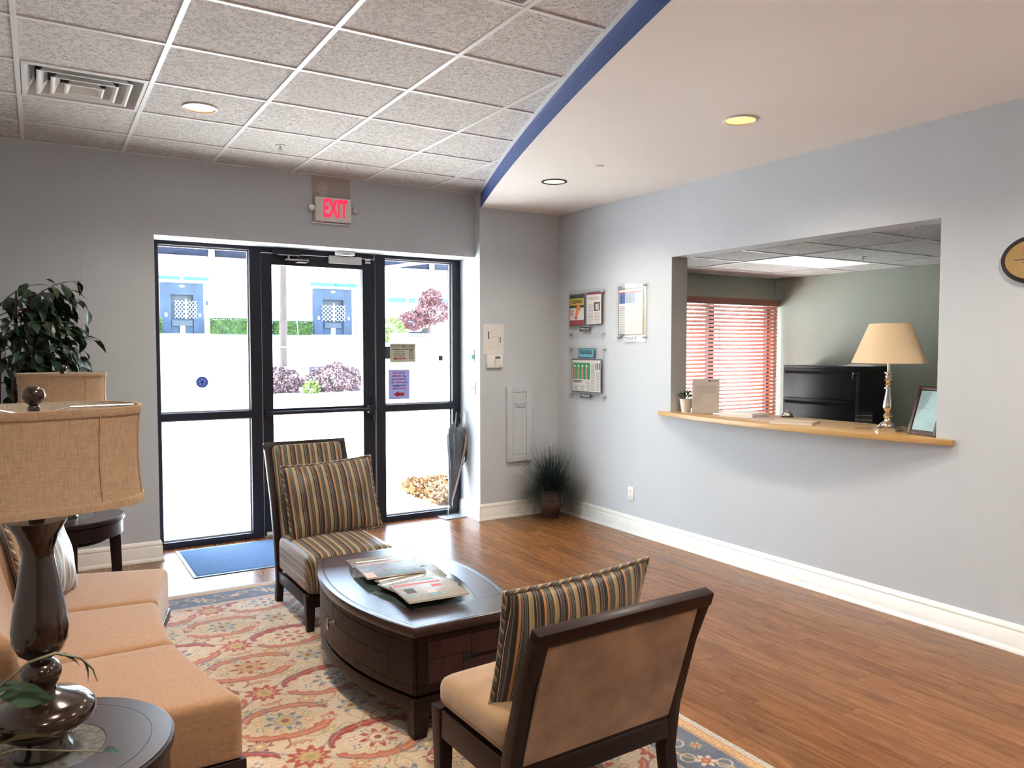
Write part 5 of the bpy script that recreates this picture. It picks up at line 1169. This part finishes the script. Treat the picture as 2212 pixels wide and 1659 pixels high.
for k in range(52):
    tr = trunks[k % 3]; f = rs.uniform(.52, .985); p = along(tr, f)
    a = rs.uniform(-1.15, .75) if k % 9 else rs.uniform(-PI, PI)
    up = rs.uniform(.2, 1.1) if f > .85 else rs.uniform(.0, .7)
    d = Vector((math.cos(a), math.sin(a) * .55, up)).normalized(); ln_ = rs.uniform(.12, .46)
    pts = [p]; q = p.copy(); nseg = 6
    for s_ in range(nseg):
        q = q + d * (ln_ / nseg); d = (d + Vector((.0, 0, -.17))).normalized()
        q.y = min(q.y, .33); q.x = max(q.x, -.55); pts.append(q.copy())
    MB().tube(pts, [.0045, .004, .0035, .003, .0025, .002, .0015], 5).build('branch', 'bark', t, smooth=60)
    for s_ in range(6):
        if leaves >= 298: break
        f2 = .2 + .8 * (s_ + rs.random()) / 6; bp = along(pts, f2); o = link('leaf', rs.choice(LM), t); leaves += 1
        az = math.atan2(pts[-1].y - p.y, pts[-1].x - p.x) - PI / 2 + rs.uniform(-1.2, 1.2)
        o.location = bp; o.rotation_euler = Euler((rs.uniform(-1.15, -.05), rs.uniform(-.5, .5), az)); sc_ = rs.uniform(.9, 1.3); o.scale = (sc_, sc_, sc_)
        if bp.y + 5.90 > 6.25: o.rotation_euler.z = PI + rs.uniform(-.8, .8)
# the leaves deeper in the crown, past the three hundred that stand out
mb = MB()
for k in range(420):
    f = rs.uniform(.5, 1.0); p = along(trunks[k % 3], f); a = rs.uniform(-1.2, .9); r_ = rs.uniform(.02, .40) * (1.05 - .55 * max(0, f - .75) * 4 * .6)
    q = p + Vector((r_ * math.cos(a), r_ * math.sin(a) * .6, rs.uniform(-.12, .10) - .25 * r_ * r_)); q.y = min(q.y, .34); me_ = rs.choice(LM)
    mt_ = Matrix.Translation(q) @ Euler((rs.uniform(-1.2, -.05), rs.uniform(-.6, .6), a - PI / 2 + rs.uniform(-1.2, 1.2))).to_matrix().to_4x4() @ Matrix.Scale(rs.uniform(.85, 1.2), 4)
    mb.add([mt_ @ v_.co for v_ in me_.vertices], [tuple(pl_.vertices) for pl_ in me_.polygons])
mb.build('inner_foliage', 'leaf', t, smooth=60, fix=False)['kind'] = 'stuff'
# ------------------------------------------------------------------ trailing plant on the near end table
t = thing('trailing_vine', 'trailing green vine plant at the lower left edge of the picture', 'potted plant', (-.235, 2.10, .5855))
MB().lathe([(.045, 0), (.062, .09), (.066, .095), (.056, .095), (.054, .085), (.001, .085)], 24).build('pot', 'pot', t, smooth=40)
M['vine'] = pm('vine_leaf', (.018, .045, .018), .6, var=.5, vscale=14, spec=.2); M['vine2'] = pm('vine_leaf_pale', (.15, .16, .07), .5, var=.4, vscale=10); M['stem'] = pm('vine_stem', (.17, .15, .085), .6, var=.4, vscale=18)
VL = leaf_mesh('vine_leaf_a', 'vine', .105, .06, .25, .3); VP = leaf_mesh('vine_leaf_b', 'vine2', .115, .055, .2, .25); VT = leaf_mesh('vine_leaf_c', 'vine', .055, .014, .3, .5)
Lc = lambda x, y, z: Vector((x + .235, y - 2.10, z - .5855))
st1 = [Lc(-.23, 2.08, .68), Lc(-.16, 1.98, .85), Lc(-.085, 1.9, .905), Lc(-.035, 1.9, .945), Lc(.015, 1.9, .955), Lc(.062, 1.9, .935), Lc(.085, 1.9, .905), Lc(.093, 1.9, .875)]
MB().tube(st1, [.004, .004, .0035, .003, .0032, .003, .0022, .001], 6).build('stem', 'stem', t, smooth=60)
for p, rot, me_ in ((st1[4], (-.25, .2, -1.75), VT), (st1[5], (-.9, 0, -1.9), VT), (st1[2], (-.2, .5, -1.3), VT), (st1[3], (.25, .2, -1.35), VT)):
    o = link('leaf', me_, t); o.location = p; o.rotation_euler = rot
for x, y, z, rot, me_, s_ in ((-.09, 1.93, .872, (-.15, .75, -1.75), VL, 1.0), (-.10, 1.88, .79, (.1, -.55, -1.45), VP, 1.05), (-.13, 1.9, .745, (-.35, -.3, -1.35), VP, 1.0), (-.13, 1.93, .875, (.4, .3, -1.1), VL, .8), (.10, 1.90, .715, (-.3, .4, -1.2), VL, .5), (-.2, 2.0, .8, (-.3, .2, .3), VL, 1), (-.25, 2.15, .78, (-.3, .2, 1.3), VL, 1), (-.3, 2.05, .78, (-.5, .2, 2.3), VL, 1), (-.2, 2.2, .76, (-.5, .2, -.3), VP, 1)):
    o = link('leaf', me_, t); o.location = Lc(x, y, z); o.rotation_euler = rot; o.scale = (s_,) * 3
    MB().tube([Lc(-.225, 2.09, .67), Lc(x, y, z).lerp(Lc(-.225, 2.09, .67), .5) + Vector((0, 0, .03)), Lc(x, y, z)], .002, 5).build('stem', 'stem', t, smooth=60)

# ------------------------------------------------------------------ outside
def gz(y): return -.02 if y < 9.5 else (-.02 + .060 * (y - 9.5) if y < 18 else .49 + .0677 * (y - 18))
mb = MB(); ysg = [6.78, 9.5, 14, 18, 26, 34, 42, 48, 75, 140]
vs = []; 
for y in ysg: vs += [(-90, y, gz(min(y, 60))), (130, y, gz(min(y, 60)))]
mb.add(vs, [(2 * k, 2 * k + 1, 2 * k + 3, 2 * k + 2) for k in range(len(ysg) - 1)]); g_ = mb.build('ground', 'asphalt'); struct(g_)
mb = MB().box(-30, XL - .15, 6.36, 6.78, -.1, 4.6).box(XL - .15, 8.2, 6.60 + .18, 6.79, 2.65, 4.6).box(8.07, 30, 6.4, 6.79, -.1, 4.6).box(4.553, 6.1, 6.78, 6.79, -.1, 2.65).box(6.1, 7.915, 6.78, 6.79, -.1, .55).box(6.1, 7.915, 6.78, 6.79, 2.19, 2.65).box(7.915, 8.2, 6.78, 6.79, -.1, 2.65)
struct(mb.build('wall_exterior', 'stucco')); struct(MB().box(-30, 30, YB - 8, 6.79, 4.6, 4.75).build('roof_slab', 'stucco'))
# awning over the storefront
t = thing('entrance_awning', 'dark cloth awning on a pale tube frame over the entrance', 'awning', (0, 0, 0))
MB().hexa([(-.6, 6.80, 3.52), (5.4, 6.80, 3.52), (5.4, 8.62, 2.80), (-.6, 8.62, 2.80)], [(-.6, 6.80, 3.53), (5.4, 6.80, 3.53), (5.4, 8.63, 2.81), (-.6, 8.63, 2.81)]).build('canopy_cloth', 'awn', t)
B_('valance', 'awn', t, -.6, 5.4, 8.62, 8.63, 2.56, 2.80)
M['tube'] = pm('pale_tube', (.72, .68, .60), .5)
MB().box(-.6, 5.4, 8.585, 8.62, 2.535, 2.572).build('front_bar', 'tube', t); MB().box(-.6, 5.4, 8.585, 8.62, 2.775, 2.80).build('upper_bar', 'tube', t)
for x_ in (-.3, 1.57, 4.12, 5.2):
    MB().box(x_ - .028, x_ + .028, 8.585, 8.62, 2.572, 2.775).build('upright', 'tube', t)
MB().tube([(3.40, 8.60, 2.55), (4.25, 7.6, 2.66), (5.1, 6.82, 2.75)], .02, 8).build('diagonal_brace', 'tube', t)
for x_ in (-.3, 5.2): MB().tube([(x_, 8.60, 2.56), (x_, 6.82, 2.60)], .02, 8).build('arm', 'tube', t)
# leafy volumes
def foliage(name, mt_, parent, pts_fn, n, size, seed):
    rs = np.random.default_rng(seed); P = pts_fn(rs, n); D = rs.normal(size=(n, 3)); D /= np.linalg.norm(D, axis=1)[:, None]; E_ = np.cross(D, rs.normal(size=(n, 3))); E_ /= np.linalg.norm(E_, axis=1)[:, None]
    s = size * rs.uniform(.6, 1.3, (n, 1)); V = np.stack([P - D * s, P + E_ * s * .45, P + D * s, P - E_ * s * .45], 1).reshape(-1, 3)
    me = bpy.data.meshes.new(name); me.from_pydata(V.tolist(), [], [(4 * k, 4 * k + 1, 4 * k + 2, 4 * k + 3) for k in range(n)]); me.materials.append(M[mt_]); return link(name, me, parent)
def blob(c, r):
    def f(rs, n):
        d = rs.normal(size=(n, 3)); d /= np.linalg.norm(d, axis=1)[:, None]; k = rs.uniform(.55, 1, (n, 1)) ** .6; lump = 1 + .14 * np.sin(d[:, :1] * 7 + 1) * np.sin(d[:, 2:3] * 6 + 2)
        return np.array(c) + d * k * lump * np.array(r)
    return f
def boxfill(a, b):
    def f(rs, n):
        p = rs.uniform(0, 1, (n, 3)); ax_ = rs.integers(0, 3, n)
        for i in range(n):
            if rs.random() < .8: p[i, ax_[i]] = 0 if ax_[i] == 1 else (1 if ax_[i] == 2 else rs.integers(0, 2))
        return np.array(a) + p * (np.array(b) - np.array(a))
    return f
YW = 48.0
wh = thing('warehouse', 'white warehouse across the yard with two dock doors', 'building', (0, YW, 2.45))
MB().box(-25, 17.18, 0, 12, -.6, 9).build('wall', 'stucco', wh)
MB().box(17.9, 19.8, 0, 12, -.6, 9).build('end_wall', 'stucco', wh)
pan = MB().box(17.18, 17.9, .06, 12, -.6, 9).build('stone_pier', 'fieldstone', wh)
rs = random.Random(5)
for r_ in range(13):
    z0 = r_ * .42; x = 17.2
    while x < 17.85:
        w_ = rs.uniform(.2, .42); x1 = min(17.88, x + w_)
        MB().hexa([(x + .02, -.02, z0 + rs.uniform(.01, .05)), (x1 - .02, -.02, z0 + rs.uniform(.01, .05)), (x1 - .02, .06, z0 + .02), (x + .02, .06, z0 + .02)], [(x + .03, -.02, z0 + .40 - rs.uniform(0, .05)), (x1 - .03, -.02, z0 + .40 - rs.uniform(0, .05)), (x1 - .02, .06, z0 + .40), (x + .02, .06, z0 + .40)]).build('stone', 'fieldstone', pan); x = x1
def dock(xa, xb, gx0, gx1):
    o = 2.45
    r_ = MB().box(xa, xa + .55, -.35, 0, .0, 2.93).box(xb - .55, xb, -.35, 0, .0, 2.93).box(xa + .55, xb - .55, -.35, 0, 2.25, 2.93).build('dock_seal', 'seal', wh)
    MB().box(xa + .55, xb - .55, -.02, .02, .9, 2.25).build('dock_door', 'seal2', wh); MB().box(xa - .05, xb + .05, -.2, 0, -.2, .9).build('dock_base', 'seal', wh)
    MB().box((xa + xb) / 2 - .55, (xa + xb) / 2 + .55, -.32, -.2, .48, .80).build('dock_leveller', 'seal2', wh); MB().box((xa + xb) / 2 - .12, (xa + xb) / 2 + .15, -.30, -.2, .0, .48).build('dock_lip', 'white', wh)
    for a, b in ((xa - .12, (xa + xb) / 2 - .14), ((xa + xb) / 2 + .14, xb + .25)): MB().hexa([(a, -.75, 3.08), (b, -.75, 3.08), (b, 0, 3.13), (a, 0, 3.13)], [(a, -.75, 3.24), (b, -.75, 3.24), (b, 0, 3.36), (a, 0, 3.36)]).build('teal_hood', 'teal', wh)
    cx = (xa + xb) / 2; MB().prism([(cx - .17, 2.75), (cx, 2.66), (cx + .17, 2.75), (cx, 2.84)], .351, .36, Matrix.Rotation(R(90), 4, 'X')).build('door_emblem', 'white', wh)
    for x_ in (xa + .28, xb - .22): MB().box(x_ - .06, x_ + .06, -.40, -.35, 1.0, 1.2).build('bumper_mark', 'white', wh)
    gt = MB(); h0, h1 = .92, 1.92; nn = 6; st = (gx1 - gx0) / nn
    def bar(p, q): gt.tube([p, q], .022, 4)
    for k in range(nn):
        for j in range(4):
            z0 = h0 + j * .25; xl = gx0 + k * st
            bar((xl, -.40, z0), (xl + st, -.40, z0 + .25)); bar((xl + st, -.40, z0), (xl, -.40, z0 + .25))
    gt.box((gx0 + gx1) / 2 - .05, (gx0 + gx1) / 2 + .05, -.44, -.38, h0 - .05, h1 + .1); g = gt.build('folding_gate', 'galv', wh)
dock(5.92, 8.22, 6.66, 7.85); dock(14.72, 17.16, 15.2, 16.72)
B_('wall_lamp', 'seal', wh, 8.40, 8.52, -.06, 0, 1.72, 1.95)
for x_ in (5.6, 8.42, 14.35): B_('bollard', pm('bollard_%d' % int(x_), (.75, .62, .12) if x_ < 9 else (.7, .7, .68), .5), wh, x_, x_ + .16, -.6, -.44, 0, .55, .02)
for k, (a, b, h, lab) in enumerate(((3.2, 5.9, .78, 'clipped green hedge at the far left against the warehouse wall'), (8.45, 11.9, .84, 'long clipped green hedge right of the left dock door'), (12.0, 14.35, .74, 'clipped green hedge behind the wooden utility pole'))):
    h_ = thing('clipped_hedge', lab, 'hedge', (0, 0, 0), 0, 'hedges along the warehouse'); MB().box(a + .08, b - .08, YW - 1.2, YW - .9, gz(YW) - .1, gz(YW) + h - .08).build('core', 'hedge', h_)
    foliage('leaf_mass', 'hedge', h_, boxfill((a + .05, YW - 1.3, gz(YW)), (b - .05, YW - .8, gz(YW) + h)), 2600, .07, 40 + k)['kind'] = 'stuff'
# utility pole
t = thing('utility_pole', 'brown wooden utility pole seen through the glass door', 'pole', (6.97, 26, gz(26)))
MB().tube([(0, 0, -.2), (.02, 0, 3), (.05, 0, 8)], [.125, .118, .10], 14).build('shaft', 'pole', t, smooth=50); MB().tube([(.55, -.2, 0), (.30, 0, 3.3), (.10, .0, 7)], .012, 6).build('guy_wire', 'galv', t); MB().box(-.22, .2, -.12, -.08, .62, .66).build('pole_step', 'galv', t)
# shrubs by the kerb
for k, (c, r, lab) in enumerate((((4.95, 19, .80), (.62, .45, .38), 'round purple leaved shrub at the left of the door pane'), ((6.38, 19, .84), (.80, .5, .41), 'wide purple leaved shrub at the right of the door pane'))):
    t = thing('purple_shrub', lab, 'shrub', (0, 0, 0), 0, 'purple shrubs by the kerb'); foliage('leaf_mass', 'shrub', t, blob(c, r), 3800, .05, 50 + k)['kind'] = 'stuff'
    for q in range(5): a = q * 1.3; MB().tube([(c[0] + .08 * math.cos(a), 19 + .08 * math.sin(a), gz(19) - .05), (c[0] + .3 * math.cos(a), 19 + .2 * math.sin(a), c[2] + .05)], [.014, .006], 5).build('stem', 'bark', t)
t = thing('flower_clump', 'bright green weeds growing between the purple shrubs', 'shrub', (0, 0, 0)); foliage('leaf_mass', 'limebush', t, blob((5.66, 18.6, .66), (.22, .2, .20)), 500, .045, 60)['kind'] = 'stuff'
t = thing('post_box', 'small dark box standing behind the purple shrubs', 'box', (6.22, 20.2, gz(20.2))); B_('box', 'seal', t, -.16, .16, -.1, .1, .22, .50, .01); B_('post', 'galv', t, -.03, .03, -.03, .03, -.1, .22)
t = thing('parking_stop', 'grey concrete parking stop on the lot outside', 'kerb', (2.35, 16.6, gz(16.6)), 4); MB().prism([(-.09, 0), (.09, 0), (.06, .12), (-.06, .12)], -.75, .75, Matrix.Rotation(R(90), 4, 'Y') @ Matrix.Rotation(R(90), 4, 'Z')).build('block', pm('stop_concrete', (.16, .18, .2), .9, var=.2), t); 
for x_ in (-.5, .5): MB().lathe([(.025, .12), (.025, .128)], 10, (x_, 0, 0)).build('pin', 'galv', t)
# red maple, lime bush, fence, far building, parked pickup
t = thing('red_maple', 'red leaved maple tree seen through the right glass pane', 'tree', (19.4, 41, gz(41)))
MB().tube([(0, 0, 0), (.1, 0, 1.0), (-.1, 0, 2.0)], [.12, .09, .05], 8).build('trunk', 'bark', t, smooth=50)
for c, r, n in (((.3, 0, 1.75), (1.2, 1.0, .75), 2400), ((-.9, .2, 1.2), (.95, .8, .55), 1800), ((.1, -.2, 2.55), (.7, .6, .5), 1100)): foliage('crown', 'maple', t, blob(c, r), n, .085, int(n))['kind'] = 'stuff'
t = thing('lime_bush', 'rounded yellow green bush behind the parked pickup', 'shrub', (16.6, 40, gz(40))); foliage('leaf_mass', 'limebush', t, blob((0, 0, .6), (.95, .6, .85)), 2600, .07, 71)['kind'] = 'stuff'
t = thing('dark_bush', 'low brownish bush left of the red maple', 'shrub', (19.9, 45.6, gz(45.6))); foliage('leaf_mass', 'shrub', t, blob((.1, 0, .9), (1.2, .6, .7)), 1800, .08, 72)['kind'] = 'stuff'
t = thing('chain_fence', 'pale chain link fence in front of the red maple', 'fence', (14.3, 34.5, gz(34.5)))
for x_ in (0, 1.9, 3.8): MB().tube([(x_, 0, -.1), (x_, 0, .75)], .03, 8).build('post', 'galv', t)
MB().tube([(0, 0, .74), (3.8, 0, .74)], .022, 6).build('top_rail', 'galv', t)
mb = MB()
for k in range(-6, 40): 
    x_ = k * .1
    for sg in (1, -1):
        a0, a1 = (x_, x_ + .7) if sg > 0 else (x_ + .7, x_); z0, z1 = 0, .7
        lo, hi = max(0, min(a0, a1)), min(3.8, max(a0, a1))
        if hi - lo < .05: continue
        za = lambda xx: (xx - x_) if sg > 0 else (.7 - (xx - x_)); mb.tube([(lo, 0, za(lo)), (hi, 0, za(hi))], .006, 3, False)
mb.build('wire_mesh', 'galv', t)['kind'] = 'stuff'
t = thing('far_building', 'distant white building with a band of blue windows', 'building', (22, 62, 3.3)); MB().box(0, 30, 0, 10, -1, 5.6).build('wall', 'stucco', t)
for k, (a, b) in enumerate(((2.0, 2.5), (2.65, 3.25), (3.45, 5.2), (5.45, 6.1), (6.3, 7.4), (7.7, 9.4))): B_('window', 'winblue', t, a, b, -.05, 0, 2.28, 2.72)
t = thing('parked_pickup', 'white pickup truck partly hidden behind the door mullion', 'car', (18.6, 43.2, gz(43.2)))
B_('cargo_bed', 'carpaint', t, -1.75, -.2, -.85, .85, .45, 1.0, .06); MB().hexa([(-.3, -.85, .45), (1.9, -.85, .45), (1.9, .85, .45), (-.3, .85, .45)], [(-.3, -.85, 1.0), (1.85, -.8, .95), (1.85, .8, .95), (-.3, .85, 1.0)]).build('cabin_body', 'carpaint', t, 0, .05)
MB().hexa([(-.25, -.8, 1.0), (1.15, -.8, 1.0), (1.15, .8, 1.0), (-.25, .8, 1.0)], [(-.1, -.68, 1.5), (.75, -.68, 1.5), (.75, .68, 1.5), (-.1, .68, 1.5)]).build('cab', 'carpaint', t, 0, .05); B_('side_window', 'winblue', t, .0, .85, -.79, -.70, 1.06, 1.40)
for x_ in (-1.2, 1.3):
    for y_ in (-.88, .70): MB().lathe([(.2, 0), (.34, .01), (.34, .18), (.2, .19)], 24, (0, 0, 0), Matrix.Translation((x_, y_ + .19, .34)) @ Matrix.Rotation(R(90), 4, 'X')).build('wheel', 'cord', t, smooth=40)
# planting bed beside the entrance
t = thing('straw_bed', 'patch of pine straw mulch outside the right glass pane', 'mulch', (0, 0, 0)); t['kind'] = 'stuff'
bed = [(3.50, 7.35), (3.52, 7.75), (3.55, 8.1), (3.75, 8.35), (4.1, 8.45), (4.9, 8.6), (5.6, 8.4), (5.6, 7.2), (3.7, 7.1)]
def bed_pts(rs, n):
    p = rs.uniform((3.5, 7.15, -.015), (5.5, 8.5, .06), (n, 3)); p[:, 0] = np.maximum(p[:, 0], 3.50 + .45 * np.clip(p[:, 1] - 7.9, 0, 1) + .05 * rs.normal(size=n)); return p
MB().prism(bed, -.02, .012).build('mulch_base', 'straw', t); rsb = np.random.default_rng(9)
o = foliage('straw', 'straw', t, bed_pts, 6000, .05, 81); 
t = thing('splash_block', 'sandy concrete splash block beside the straw bed', 'block', (4.2, 8.75, -.02), 4); MB().hexa([(-.20, -.1, 0), (.3, -.1, 0), (.3, .1, 0), (-.2, .1, 0)], [(-.19, -.09, .10), (.29, -.09, .12), (.29, .09, .14), (-.19, .09, .12)]).build('block', pm('sandstone', (.30, .27, .19), .9, var=.25, vscale=12), t)
